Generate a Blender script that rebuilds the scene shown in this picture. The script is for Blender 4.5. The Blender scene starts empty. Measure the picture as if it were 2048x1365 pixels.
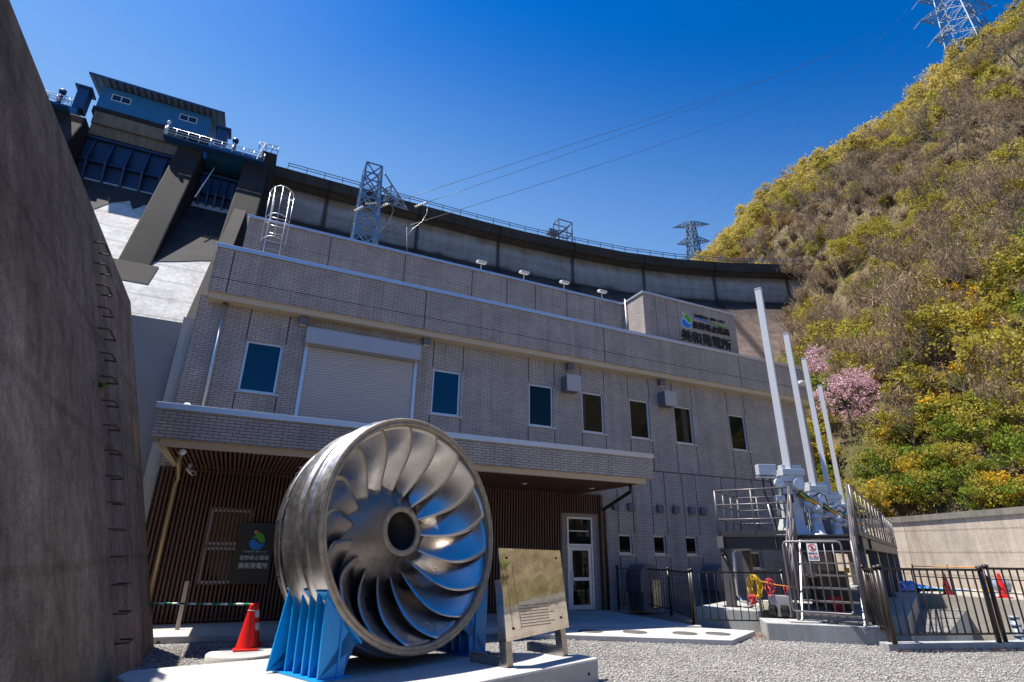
import bpy, bmesh, math, random
import numpy as np
from mathutils import Vector, Matrix

random.seed(7); rng = np.random.default_rng(7)
SC = bpy.context.scene
COL = SC.collection
R_ = math.radians

# ------------------------------------------------------------------ camera
YAW, PIT, ROL, CAMH = R_(25.298), R_(21.167), R_(0.819), 1.65
cy, sy = math.cos(YAW), math.sin(YAW)
fw = Vector((sy*math.cos(PIT), cy*math.cos(PIT), math.sin(PIT)))
rt = Vector((cy, -sy, 0)); up = rt.cross(fw)
rt2 = rt*math.cos(ROL)+up*math.sin(ROL); up2 = -rt*math.sin(ROL)+up*math.cos(ROL)
cam = bpy.data.cameras.new('camera'); CO = bpy.data.objects.new('camera', cam); COL.objects.link(CO)
CO.matrix_world = Matrix(((rt2.x, up2.x, -fw.x, 0), (rt2.y, up2.y, -fw.y, 0), (rt2.z, up2.z, -fw.z, CAMH), (0, 0, 0, 1)))
cam.sensor_fit = 'HORIZONTAL'; cam.sensor_width = 36; cam.lens = 1100.157/2048*36
cam.clip_start = 0.05; cam.clip_end = 3000
SC.camera = CO
# ------------------------------------------------------------------ sky, sun, exposure
SUN = Vector((-.36, .20, 1)).normalized()
SEL = math.asin(SUN.z); SAZ = math.atan2(SUN.x, SUN.y)
W = bpy.data.worlds.new('World'); SC.world = W; W.use_nodes = True
nt = W.node_tree; sk = nt.nodes.new('ShaderNodeTexSky'); sk.sky_type = 'NISHITA'; sk.sun_disc = False
sk.sun_elevation = SEL; sk.sun_rotation = SAZ; sk.altitude = 800; sk.air_density = 1.0; sk.dust_density = 1.3; sk.ozone_density = 5.0
hs = nt.nodes.new('ShaderNodeHueSaturation'); hs.inputs['Saturation'].default_value = 1.3
def vscale(src, k):
    n = nt.nodes.new('ShaderNodeVectorMath'); n.operation = 'SCALE'; n.inputs['Scale'].default_value = k; nt.links.new(src, n.inputs[0]); return n.outputs[0]
gm = nt.nodes.new('ShaderNodeGamma'); gm.inputs['Gamma'].default_value = 1.35
nt.links.new(vscale(sk.outputs[0], .22), gm.inputs['Color']); nt.links.new(gm.outputs[0], hs.inputs['Color']); 
# paler air towards the horizon and the sun's side
tc = nt.nodes.new('ShaderNodeTexCoord'); dp = nt.nodes.new('ShaderNodeVectorMath'); dp.operation = 'DOT_PRODUCT'; dp.inputs[1].default_value = (-.241, .694, -2.07)
nt.links.new(tc.outputs['Generated'], dp.inputs[0]); ad = nt.nodes.new('ShaderNodeMath'); ad.operation = 'ADD'; ad.inputs[1].default_value = 1.283; nt.links.new(dp.outputs['Value'], ad.inputs[0])
mr = nt.nodes.new('ShaderNodeMapRange'); mr.interpolation_type = 'SMOOTHSTEP'; mr.inputs['From Min'].default_value = -.12; mr.inputs['From Max'].default_value = 1.1; mr.inputs['To Max'].default_value = .92; nt.links.new(ad.outputs[0], mr.inputs['Value'])
mx_ = nt.nodes.new('ShaderNodeMix'); mx_.data_type = 'RGBA'; nt.links.new(mr.outputs[0], mx_.inputs[0]); nt.links.new(vscale(hs.outputs[0], 5.5), mx_.inputs[6]); mx_.inputs[7].default_value = (1.75, 3.1, 5.1, 1)
nt.links.new(mx_.outputs[2], nt.nodes['Background'].inputs[0])
nt.nodes['Background'].inputs[1].default_value = .095
sl = bpy.data.lights.new('sun', 'SUN'); sl.energy = 4.8; sl.angle = R_(.53); sl.color = (1, .95, .87)
so = bpy.data.objects.new('sun', sl); COL.objects.link(so); so.rotation_euler = SUN.to_track_quat('Z', 'Y').to_euler(); so.location = (-30, 20, 80)
SC.view_settings.view_transform = 'Standard'; SC.view_settings.look = 'None'; SC.view_settings.exposure = .85; SC.view_settings.gamma = 1
SC.cycles.max_bounces = 8; SC.cycles.diffuse_bounces = 3; SC.cycles.glossy_bounces = 4; SC.cycles.transmission_bounces = 4; SC.cycles.transparent_max_bounces = 8
SC.cycles.caustics_reflective = False; SC.cycles.caustics_refractive = False

# ------------------------------------------------------------------ helpers
ORG = {}
class MB:
    def __init__(s): s.v = []; s.f = []; s.mi = []; s.sm = []; s.uv = None
    def add(s, vs, fs, m=0, sm=False):
        o = len(s.v); s.v += [tuple(map(float, p)) for p in vs]
        for f in fs: s.f.append(tuple(i+o for i in f)); s.mi.append(m); s.sm.append(sm)
        return s
    def box(s, x0, x1, y0, y1, z0, z1, m=0):
        return s.add([(x0,y0,z0),(x1,y0,z0),(x1,y1,z0),(x0,y1,z0),(x0,y0,z1),(x1,y0,z1),(x1,y1,z1),(x0,y1,z1)],
                     [(0,3,2,1),(4,5,6,7),(0,1,5,4),(1,2,6,5),(2,3,7,6),(3,0,4,7)], m)
    def obox(s, c, a, b, d, m=0):
        c, a, b, d = map(Vector, (c, a, b, d)); P = []
        for k in (-1, 1):
            for i, j in ((-1,-1),(1,-1),(1,1),(-1,1)): P.append(c+a*i+b*j+d*k)
        return s.add(P, [(0,3,2,1),(4,5,6,7),(0,1,5,4),(1,2,6,5),(2,3,7,6),(3,0,4,7)], m)
    def bar(s, p, q, w, h=None, m=0, upv=(0,0,1)):
        p, q = Vector(p), Vector(q); h = h or w; d = q-p; L = d.length; d.normalize(); u = Vector(upv)
        if abs(d.dot(u)) > .98: u = Vector((1,0,0))
        a = d.cross(u).normalized(); b = a.cross(d)
        return s.obox((p+q)/2, a*w/2, b*h/2, d*L/2, m)
    def tube(s, pts, r, n=8, m=0, sm=True, cap=True):
        pts = [Vector(p) for p in pts]; rs = r if hasattr(r, '__len__') else [r]*len(pts)
        o = len(s.v); u = None
        for i, p in enumerate(pts):
            d = (pts[min(i+1, len(pts)-1)]-pts[max(i-1, 0)])
            if d.length < 1e-9: d = Vector((0,0,1))
            d.normalize()
            if u is None:
                u = d.cross(Vector((0,0,1)) if abs(d.z) < .9 else Vector((1,0,0))).normalized()
            u = (u-d*u.dot(d)).normalized(); w = d.cross(u)
            for k in range(n):
                t = 2*math.pi*k/n; s.v.append(tuple(p+(u*math.cos(t)+w*math.sin(t))*rs[i]))
        for i in range(len(pts)-1):
            for k in range(n):
                k2 = (k+1) % n
                s.f.append((o+i*n+k, o+i*n+k2, o+(i+1)*n+k2, o+(i+1)*n+k)); s.mi.append(m); s.sm.append(sm)
        if cap:
            s.f.append(tuple(o+k for k in reversed(range(n)))); s.mi.append(m); s.sm.append(False)
            e = o+(len(pts)-1)*n; s.f.append(tuple(e+k for k in range(n))); s.mi.append(m); s.sm.append(False)
        return s
    def cyl(s, p, q, r0, r1=None, n=20, m=0): return s.tube([p, q], [r0, r0 if r1 is None else r1], n, m)
    def lathe(s, prof, c=(0,0,0), ax=(0,0,1), e1=(1,0,0), n=48, m=0, sm=True, closed=False):
        c, ax, e1 = Vector(c), Vector(ax), Vector(e1); e2 = e1.cross(ax); o = len(s.v)
        for r, h in prof:
            for k in range(n):
                t = 2*math.pi*k/n; s.v.append(tuple(c+ax*h+(e1*math.cos(t)+e2*math.sin(t))*r))
        L = len(prof)
        for i in range(L if closed else L-1):
            j = (i+1) % L
            for k in range(n):
                k2 = (k+1) % n; s.f.append((o+i*n+k, o+j*n+k, o+j*n+k2, o+i*n+k2)); s.mi.append(m); s.sm.append(sm)
        return s
    def prism(s, poly, ext, m=0):
        n = len(poly); P = [Vector(p) for p in poly]; E_ = Vector(ext)
        return s.add(P+[p+E_ for p in P], [tuple(range(n-1, -1, -1)), tuple(range(n, 2*n))]+[(i, (i+1) % n, n+(i+1) % n, n+i) for i in range(n)], m)
    def quad(s, a, b, c, d, m=0): return s.add([a,b,c,d], [(0,1,2,3)], m)
    def build(s, name, mats, parent=None, bevel=0, solid=0, auto=False):
        if not isinstance(mats, (list, tuple)): mats = [mats]
        og = ORG.get(parent.name, Vector((0,0,0))) if parent else Vector((0,0,0))
        me = bpy.data.meshes.new(name)
        me.from_pydata([(x-og.x, y-og.y, z-og.z) for x, y, z in s.v], [], s.f)
        for k in mats: me.materials.append(k)
        if len(mats) > 1: me.polygons.foreach_set('material_index', s.mi)
        me.polygons.foreach_set('use_smooth', s.sm)
        if s.uv:
            ul = me.uv_layers.new(name='UVMap'); a = np.array([s.uv[l.vertex_index] for l in me.loops]).ravel(); ul.data.foreach_set('uv', a)
        bm = bmesh.new(); bm.from_mesh(me)
        if not s.uv and len(s.f) < 20000: bmesh.ops.recalc_face_normals(bm, faces=bm.faces)
        bm.to_mesh(me); bm.free(); me.update()
        o = bpy.data.objects.new(name, me); COL.objects.link(o)
        if parent: o.parent = parent
        ORG[o.name] = og
        if bevel:
            b = o.modifiers.new('bevel', 'BEVEL'); b.width = bevel; b.segments = 2; b.limit_method = 'ANGLE'; b.angle_limit = R_(40)
        if solid:
            b = o.modifiers.new('solidify', 'SOLIDIFY'); b.thickness = solid; b.offset = 0
        return o
def tag(o, label, cat, group=None, kind=None):
    o['label'] = label; o['category'] = cat
    if group: o['group'] = group
    if kind: o['kind'] = kind
    return o
def thing(name, label, cat, loc=(0,0,0), group=None):
    o = bpy.data.objects.new(name, None); COL.objects.link(o); o.location = loc; o.empty_display_size = .2
    ORG[o.name] = Vector(loc); return tag(o, label, cat, group)
def copy_tree(o, loc=None, rot=None, scale=None, label=None, parent=None):
    c = o.copy(); COL.objects.link(c)
    if parent: c.parent = parent
    if loc is not None: c.location = loc
    if rot is not None: c.rotation_euler = rot
    if scale is not None: c.scale = scale
    if label: c['label'] = label
    for ch in [x for x in o.children]: copy_tree(ch, parent=c)
    return c
def box(name, m, parent, *a, bevel=0): return MB().box(*a).build(name, m, parent, bevel)
def textmesh(body, size, m, name, parent, origin, ux, uz, width=None, thick=.012, bold=0., label=None):
    cu = bpy.data.curves.new('tmp', 'FONT'); cu.body = body; cu.size = size; cu.extrude = thick/2
    to = bpy.data.objects.new('tmp', cu); COL.objects.link(to)
    me = bpy.data.meshes.new_from_object(to.evaluated_get(bpy.context.evaluated_depsgraph_get()))
    bpy.data.objects.remove(to); bpy.data.curves.remove(cu)
    n = len(me.vertices); a = np.zeros(n*3); me.vertices.foreach_get('co', a); a = a.reshape(-1, 3)
    x0, x1, y0 = a[:,0].min(), a[:,0].max(), a[:,1].min()
    a[:,0] -= x0; a[:,1] -= y0
    if width: a[:,0] *= width/(x1-x0)
    ux, uz = np.array(ux, float), np.array(uz, float); un = np.cross(ux, uz)
    P = np.array(origin)+a[:,:1]*ux+a[:,1:2]*uz+a[:,2:3]*un
    og = ORG.get(parent.name) if parent else Vector((0,0,0)); P -= np.array(og)
    if bold:
        fs = [tuple(p.vertices) for p in me.polygons]; V = []; FF = []
        for q, (sx, sz) in enumerate(((-bold,0),(bold,0),(0,-bold),(0,bold))):
            V.append(P+ux*sx+uz*sz+un*.0012*q); FF += [tuple(i+q*n for i in f) for f in fs]
        m2 = bpy.data.meshes.new(name); m2.from_pydata(np.concatenate(V).tolist(), [], FF); me = m2
    else: me.vertices.foreach_set('co', P.ravel())
    me.materials.clear(); me.materials.append(m); me.name = name
    o = bpy.data.objects.new(name, me); COL.objects.link(o)
    if parent: o.parent = parent
    ORG[o.name] = og
    return o

# ------------------------------------------------------------------ materials
def mat(name, col, rough=.6, metal=0., var=0., vscale=3., bump=0., bscale=30., spec=.5, aniso=None):
    m = bpy.data.materials.new(name); m.use_nodes = True; t = m.node_tree; b = t.nodes['Principled BSDF']
    b.inputs['Base Color'].default_value = (*col, 1); b.inputs['Roughness'].default_value = rough; b.inputs['Metallic'].default_value = metal
    b.inputs['Specular IOR Level'].default_value = spec
    if var or bump:
        g = t.nodes.new('ShaderNodeNewGeometry')
    if var:
        n = t.nodes.new('ShaderNodeTexNoise'); n.inputs['Scale'].default_value = vscale; n.inputs['Detail'].default_value = 8; n.inputs['Roughness'].default_value = .65
        r = t.nodes.new('ShaderNodeValToRGB'); r.color_ramp.elements[0].position = .28; r.color_ramp.elements[1].position = .72
        r.color_ramp.elements[0].color = (*[c*(1-var) for c in col], 1); r.color_ramp.elements[1].color = (*[min(1, c*(1+var)) for c in col], 1)
        t.links.new(g.outputs['Position'], n.inputs['Vector']); t.links.new(n.outputs['Fac'], r.inputs[0]); t.links.new(r.outputs[0], b.inputs['Base Color'])
    if bump:
        n2 = t.nodes.new('ShaderNodeTexNoise'); n2.inputs['Scale'].default_value = bscale; n2.inputs['Detail'].default_value = 6
        bp = t.nodes.new('ShaderNodeBump'); bp.inputs['Strength'].default_value = bump; bp.inputs['Distance'].default_value = .02
        t.links.new(g.outputs['Position'], n2.inputs['Vector']); t.links.new(n2.outputs['Fac'], bp.inputs['Height']); t.links.new(bp.outputs[0], b.inputs['Normal'])
    return m
def N(t, typ, **kw):
    n = t.nodes.new(typ)
    for k, v in kw.items(): setattr(n, k, v)
    return n
def ramp(t, src, stops):
    r = t.nodes.new('ShaderNodeValToRGB'); e = r.color_ramp.elements
    while len(e) < len(stops): e.new(.5)
    for i, (p, c) in enumerate(stops): e[i].position = p; e[i].color = (*c, 1) if len(c) == 3 else c
    t.links.new(src, r.inputs[0]); return r.outputs[0]
def noise(t, vec, scale, detail=6, rough=.6):
    n = t.nodes.new('ShaderNodeTexNoise'); n.inputs['Scale'].default_value = scale; n.inputs['Detail'].default_value = detail; n.inputs['Roughness'].default_value = rough
    if vec is not None: t.links.new(vec, n.inputs['Vector'])
    return n.outputs['Fac']
def mixc(t, fac, a, b, mode='MIX'):
    n = t.nodes.new('ShaderNodeMix'); n.data_type = 'RGBA'; n.blend_type = mode
    for sck, v in ((n.inputs[0], fac), (n.inputs[6], a), (n.inputs[7], b)):
        if hasattr(v, 'type'): t.links.new(v, sck)
        else: sck.default_value = v if not isinstance(v, tuple) else ((*v, 1) if len(v) == 3 else v)
    return n.outputs[2]
def mth(t, op, a, b=0.):
    n = t.nodes.new('ShaderNodeMath'); n.operation = op
    for i, v in enumerate((a, b)):
        if hasattr(v, 'type'): t.links.new(v, n.inputs[i])
        else: n.inputs[i].default_value = v
    return n.outputs[0]
def scaled(t, vec, s):
    n = t.nodes.new('ShaderNodeMapping'); n.inputs['Scale'].default_value = s; t.links.new(vec, n.inputs['Vector']); return n.outputs[0]
def newmat(name):
    m = bpy.data.materials.new(name); m.use_nodes = True; t = m.node_tree; g = t.nodes.new('ShaderNodeNewGeometry')
    return m, t, t.nodes['Principled BSDF'], g.outputs['Position'], g

def brick_mat(name, c1, c2, mortar):
    m, t, b, pos, g = newmat(name)
    sp = N(t, 'ShaderNodeSeparateXYZ'); t.links.new(pos, sp.inputs[0])
    sn = N(t, 'ShaderNodeSeparateXYZ'); t.links.new(g.outputs['True Normal'], sn.inputs[0])
    side = mth(t, 'GREATER_THAN', mth(t, 'ABSOLUTE', sn.outputs[0]), .5)
    u = mth(t, 'ADD', mth(t, 'MULTIPLY', sp.outputs[0], mth(t, 'SUBTRACT', 1., side)), mth(t, 'MULTIPLY', sp.outputs[1], side))
    cb = N(t, 'ShaderNodeCombineXYZ'); t.links.new(u, cb.inputs[0]); t.links.new(sp.outputs[2], cb.inputs[1])
    br = N(t, 'ShaderNodeTexBrick'); t.links.new(cb.outputs[0], br.inputs['Vector'])
    br.offset = .5; br.inputs['Scale'].default_value = 1; br.inputs['Brick Width'].default_value = .2275; br.inputs['Row Height'].default_value = .0625
    br.inputs['Mortar Size'].default_value = .0065; br.inputs['Mortar Smooth'].default_value = .1
    br.inputs['Color1'].default_value = (*c1, 1); br.inputs['Color2'].default_value = (*c2, 1); br.inputs['Mortar'].default_value = (*mortar, 1)
    nz = noise(t, pos, 1.3, 8); col = mixc(t, 1., br.outputs['Color'], ramp(t, nz, [(.3, (.82,.82,.84)), (.7, (1.12,1.1,1.08))]), 'MULTIPLY')
    nz2 = noise(t, pos, 55, 3); col = mixc(t, 1., col, ramp(t, nz2, [(.3, (.86,.86,.86)), (.7, (1.1,1.1,1.1))]), 'MULTIPLY')
    streak = noise(t, scaled(t, pos, (5., 5., .22)), 1., 7); col = mixc(t, 1., col, ramp(t, streak, [(.3, (.84,.83,.81)), (.55, (1.04,1.04,1.04))]), 'MULTIPLY')
    t.links.new(col, b.inputs['Base Color']); b.inputs['Roughness'].default_value = .62
    bp = N(t, 'ShaderNodeBump'); bp.inputs['Strength'].default_value = .6; bp.inputs['Distance'].default_value = .006; bp.invert = True
    t.links.new(br.outputs['Fac'], bp.inputs['Height']); t.links.new(bp.outputs[0], b.inputs['Normal'])
    return m
TILE = brick_mat('brown grey brick tile', (.46,.40,.355), (.40,.347,.31), (.075,.067,.062))

def concrete(name, base, stain, vscale=.6, streak=True, bump=.25, lines=None, rough=.85):
    m, t, b, pos, g = newmat(name)
    n1 = noise(t, pos, vscale, 10, .65)
    col = ramp(t, n1, [(.25, stain), (.55, base), (.8, tuple(min(1, c*1.15) for c in base))])
    if streak:
        n2 = noise(t, scaled(t, pos, (2.6, 2.6, .25)), 1.2, 8, .7)
        col = mixc(t, .6, col, ramp(t, n2, [(.3, (.5,.47,.44)), (.6, (1.1,1.1,1.1))]), 'MULTIPLY')
    n3 = noise(t, pos, 45, 6, .7); col = mixc(t, .5, col, ramp(t, n3, [(.3, (.65,.65,.65)), (.7, (1.2,1.2,1.2))]), 'MULTIPLY')
    if lines:
        w = N(t, 'ShaderNodeTexWave', wave_type='BANDS', bands_direction='Z'); w.inputs['Scale'].default_value = .31415926*2/(lines*2)*1.0; w.inputs['Distortion'].default_value = .15
        t.links.new(pos, w.inputs['Vector']); col = mixc(t, 1., col, ramp(t, w.outputs['Fac'], [(0., (.72,.70,.68)), (.03, (1,1,1))]), 'MULTIPLY')
    t.links.new(col, b.inputs['Base Color']); b.inputs['Roughness'].default_value = rough; b.inputs['Specular IOR Level'].default_value = .3
    bp = N(t, 'ShaderNodeBump'); bp.inputs['Strength'].default_value = bump; bp.inputs['Distance'].default_value = .03
    nb = mth(t, 'ADD', noise(t, pos, 18, 8, .7), mth(t, 'MULTIPLY', n1, .8)); t.links.new(nb, bp.inputs['Height']); t.links.new(bp.outputs[0], b.inputs['Normal'])
    return m
CONC_NEW = concrete('new pale concrete', (.52,.50,.47), (.36,.34,.315), 1.1, False, .2)
CONC_PLINTH = concrete('plinth concrete', (.50,.48,.45), (.40,.385,.36), 1.5, False, .15)

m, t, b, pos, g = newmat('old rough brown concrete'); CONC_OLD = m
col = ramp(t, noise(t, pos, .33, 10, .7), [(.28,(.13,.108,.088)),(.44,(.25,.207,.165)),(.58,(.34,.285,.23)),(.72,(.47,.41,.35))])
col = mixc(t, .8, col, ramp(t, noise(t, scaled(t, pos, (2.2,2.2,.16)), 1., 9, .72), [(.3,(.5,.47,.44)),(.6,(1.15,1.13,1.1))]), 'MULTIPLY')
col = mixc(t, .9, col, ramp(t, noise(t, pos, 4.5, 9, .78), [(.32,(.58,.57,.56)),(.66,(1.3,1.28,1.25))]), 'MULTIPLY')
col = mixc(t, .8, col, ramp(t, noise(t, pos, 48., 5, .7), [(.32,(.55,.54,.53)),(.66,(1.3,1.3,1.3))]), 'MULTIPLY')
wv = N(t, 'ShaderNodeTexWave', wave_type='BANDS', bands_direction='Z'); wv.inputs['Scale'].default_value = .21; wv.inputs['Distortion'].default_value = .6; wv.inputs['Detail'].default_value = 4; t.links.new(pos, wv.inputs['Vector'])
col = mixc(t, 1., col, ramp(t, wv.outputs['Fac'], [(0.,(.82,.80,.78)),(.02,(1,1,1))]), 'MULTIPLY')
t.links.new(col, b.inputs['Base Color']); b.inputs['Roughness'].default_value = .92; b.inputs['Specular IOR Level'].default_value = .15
bp = N(t, 'ShaderNodeBump'); bp.inputs['Strength'].default_value = 1.; bp.inputs['Distance'].default_value = .05
t.links.new(mth(t, 'ADD', noise(t, pos, 3., 10, .75), mth(t, 'MULTIPLY', noise(t, pos, 40., 6, .7), .25)), bp.inputs['Height']); t.links.new(bp.outputs[0], b.inputs['Normal'])
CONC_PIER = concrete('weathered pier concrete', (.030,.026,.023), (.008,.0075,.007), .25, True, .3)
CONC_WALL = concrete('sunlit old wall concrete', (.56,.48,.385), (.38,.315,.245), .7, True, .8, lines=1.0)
CONC_GREY = concrete('grey wall concrete', (.25,.25,.255), (.20,.20,.205), .3, False, .1)
CONC_CHUTE = concrete('pale chute concrete', (.60,.58,.55), (.36,.34,.31), .35, True, .3, lines=2.4)
CONC_WET_SHADOW = concrete('black stain and shadow chute concrete', (.045,.042,.04), (.02,.019,.019), .35, True, .3)  # colours the mossy chute top and the painted pier shadow
CONC_BLOCK = concrete('grey block concrete', (.40,.41,.40), (.33,.34,.33), 1.2, True, .15)

def metal(name, base, r0, r1, scale=(6,6,6), dirt=None):
    m, t, b, pos, g = newmat(name); b.inputs['Metallic'].default_value = 1
    n = noise(t, scaled(t, pos, scale), 1.5, 9, .7)
    t.links.new(ramp(t, n, [(.3, (r0,)*3), (.7, (r1,)*3)]), b.inputs['Roughness'])
    n2 = noise(t, pos, 2.2, 7, .65); c = ramp(t, n2, [(.3, tuple(x*.78 for x in base)), (.7, base)])
    if dirt:
        n4 = noise(t, pos, 5.5, 9, .75); c = mixc(t, ramp(t, n4, [(.52, (0,0,0)), (.75, (.8,.8,.8))]), c, dirt)
    t.links.new(c, b.inputs['Base Color'])
    bp = N(t, 'ShaderNodeBump'); bp.inputs['Strength'].default_value = .12; bp.inputs['Distance'].default_value = .004
    t.links.new(noise(t, scaled(t, pos, (40, 40, 40)), 1., 5), bp.inputs['Height']); t.links.new(bp.outputs[0], b.inputs['Normal'])
    return m
STEEL_BAND = metal('worn stainless band', (.62,.60,.575), .26, .48)
STEEL_BLADE = metal('polished stainless blade', (.66,.62,.58), .22, .40, (2,2,2))
STEEL_FACE = mat('oxidised brown rim face', (.42,.335,.235), .55, .35, .35, 9, .2, 60)
STEEL_CROWN = metal('dull stainless crown', (.40,.37,.35), .28, .5, dirt=(.2,.17,.14))
MIRROR = None
BLUE = mat('bright blue enamel', (.003,.27,.66), .34, 0, .1, 4)
ALU = mat('silver aluminium trim', (.58,.59,.62), .38, .7, .05, 2)
BEIGE = mat('beige painted fascia', (.52,.41,.28), .6, 0, .06, 1)
GREYBOX = mat('grey painted steel', (.30,.29,.31), .45, .0, .05)
DARKBOX = mat('dark grey vent', (.12,.12,.14), .5)
SHUT = mat('grey metallic shutter', (.42,.40,.40), .45, .3)
FRAME = mat('pale aluminium frame', (.62,.64,.67), .35, .5)
JOINT = mat('dark sealant joint', (.035,.033,.034), .9)
WOOD = mat('brown timber batten', (.135,.062,.036), .6, 0, .3, 9)
DARKIN = mat('dark backing', (.012,.011,.011), .8)
BROWNP = mat('dark brown painted steel', (.035,.025,.02), .4)
BLACKP = mat('black painted steel', (.018,.017,.017), .35)
PLATP = mat('grey brown painted steel', (.165,.148,.15), .4, .2, .1, 3)
PLATD = mat('dark steel beam', (.05,.046,.048), .45, .1, .15, 3)
GALV = mat('galvanised steel', (.55,.57,.58), .45, .6, .15, 5)
MACH = mat('light grey machine paint', (.56,.59,.60), .35, .1, .06, 8)
RED = mat('red cone plastic', (.75,.015,.01), .4)
GREEN = mat('green plastic', (.0,.25,.08), .4)
YELLOW = mat('yellow plastic', (.85,.48,.01), .5)
ORANGE = mat('orange rope', (.75,.28,.02), .7)
WHITE = mat('white paint', (.78,.78,.78), .45)
PINKRED = mat('red rope', (.7,.06,.07), .6)
BLACKR = mat('black rubber', (.012,.012,.012), .4)
TARP = mat('blue tarp', (.03,.28,.75), .5)
PVC = mat('grey pvc', (.25,.29,.36), .4)
RUST = mat('rusty iron', (.075,.042,.03), .8)
GATEB = mat('deep blue gate paint', (.006,.024,.075), .5, 0, .3, 1.2)
HOUSEB = mat('blue cladding', (.02,.12,.26), .5, 0, .08, 1)
ROOFB = mat('dark blue roof', (.015,.05,.14), .5)
BRASS = mat('brass hydraulic rod', (.5,.33,.08), .25, 1)
BLACKSIGN = mat('black sign board', (.008,.008,.009), .3)
LETW = mat('silver white lettering', (.62,.62,.62), .5)
LETB = mat('black lettering', (.008,.008,.008), .4)
LGREEN = mat('emblem green', (.06,.36,.02), .5)
LBLUE = mat('emblem blue', (.01,.19,.62), .5)
LORAN = mat('emblem orange', (.75,.30,.02), .5)
LEDW = mat('pale emblem edge', (.75,.8,.82), .5)
LAMPG = mat('lamp glass', (.8,.8,.75), .2)
INSUL = mat('porcelain insulator', (.6,.58,.55), .25)
LATTICE = mat('galvanised lattice steel', (.20,.29,.38), .4, .7, .1, 2)
PYLON = mat('far lattice steel', (.17,.20,.24), .5, .4)
WIRE = mat('wire', (.05,.055,.06), .5)
LID = mat('cast iron lid', (.13,.12,.11), .6, .3, .3, 20)
def glass(name, col, rough=.03):
    m = mat(name, col, rough, 0, spec=.55); return m
GLASS_B = glass('sky reflection blue glass', (.006,.022,.05))  # blue base colour imitates the sky mirrored in the panes
GLASS_D = glass('dark window glass', (.008,.008,.007)); GLASS_D.node_tree.nodes['Principled BSDF'].inputs['Specular IOR Level'].default_value = .26
m, t, b, pos, g = newmat('mirror polished steel plate'); MIRROR = m
b.inputs['Metallic'].default_value = 1; b.inputs['Base Color'].default_value = (.76,.75,.735,1); b.inputs['Roughness'].default_value = .035
bp = N(t, 'ShaderNodeBump'); bp.inputs['Strength'].default_value = .02; bp.inputs['Distance'].default_value = .05; t.links.new(noise(t, pos, 4., 2), bp.inputs['Height']); t.links.new(bp.outputs[0], b.inputs['Normal'])
BRUSH = metal('brushed stainless leg', (.50,.47,.44), .2, .34)

# gravel
m, t, b, pos, g = newmat('crushed grey gravel'); GRAVEL = m
vo = N(t, 'ShaderNodeTexVoronoi'); vo.inputs['Scale'].default_value = 30; vo.inputs['Randomness'].default_value = 1; t.links.new(pos, vo.inputs['Vector'])
vs = N(t, 'ShaderNodeSeparateColor'); t.links.new(vo.outputs['Color'], vs.inputs[0])
col = ramp(t, vs.outputs[0], [(0., (.09,.088,.085)), (.35, (.24,.235,.225)), (.7, (.37,.36,.335)), (1., (.56,.53,.49))])
col = mixc(t, 1., col, ramp(t, vo.outputs['Distance'], [(.0, (1,1,1)), (.55, (.85,.85,.85)), (.85, (.18,.17,.16))]), 'MULTIPLY')
col = mixc(t, 1., col, ramp(t, noise(t, pos, .7, 6), [(.3, (.66,.64,.60)), (.7, (1.12,1.10,1.07))]), 'MULTIPLY')
t.links.new(col, b.inputs['Base Color']); b.inputs['Roughness'].default_value = .85
bp = N(t, 'ShaderNodeBump'); bp.inputs['Strength'].default_value = 1.; bp.inputs['Distance'].default_value = .03; bp.invert = True
t.links.new(vo.outputs['Distance'], bp.inputs['Height']); t.links.new(bp.outputs[0], b.inputs['Normal'])
STONE = mat('gravel stone', (.36,.345,.32), .85, 0, .75, 38.)

# ------------------------------------------------------------------ ground
PIT = [(11.9,7.72),(14.6,6.86),(24.0,3.9),(24.0,12.6),(15.6,8.75),(13.9,9.2)]
def ground_with_hole():
    bm = bmesh.new(); E_ = []
    for loop in ([(-60,-60),(60,-60),(60,40),(-60,40)], PIT):
        vs = [bm.verts.new((x, y, 0)) for x, y in loop]
        E_ += [bm.edges.new((vs[i], vs[(i+1) % len(vs)])) for i in range(len(vs))]
    bmesh.ops.triangle_fill(bm, use_beauty=True, use_dissolve=False, edges=E_)
    for f in bm.faces:
        if f.normal.z < 0: f.normal_flip()
    me = bpy.data.meshes.new('gravel_ground'); bm.to_mesh(me); bm.free(); me.materials.append(GRAVEL)
    o = bpy.data.objects.new('gravel_ground', me); COL.objects.link(o); return o
tag(ground_with_hole(), 'pale crushed gravel ground in front of the power station', 'ground', kind='structure')
mb = MB(); cx = sum(p[0] for p in PIT)/6
mb.add([(x, y, -1.5) for x, y in PIT], [tuple(range(6))])
n = len(PIT)
for i in range(n):
    a, c = PIT[i], PIT[(i+1) % n]; mb.quad((*a, -1.5), (*c, -1.5), (*c, -.002), (*a, -.002))
tag(mb.build('drainage_pit', CONC_BLOCK), 'sunken concrete pit behind the brown railing', 'pit', kind='structure')
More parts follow.
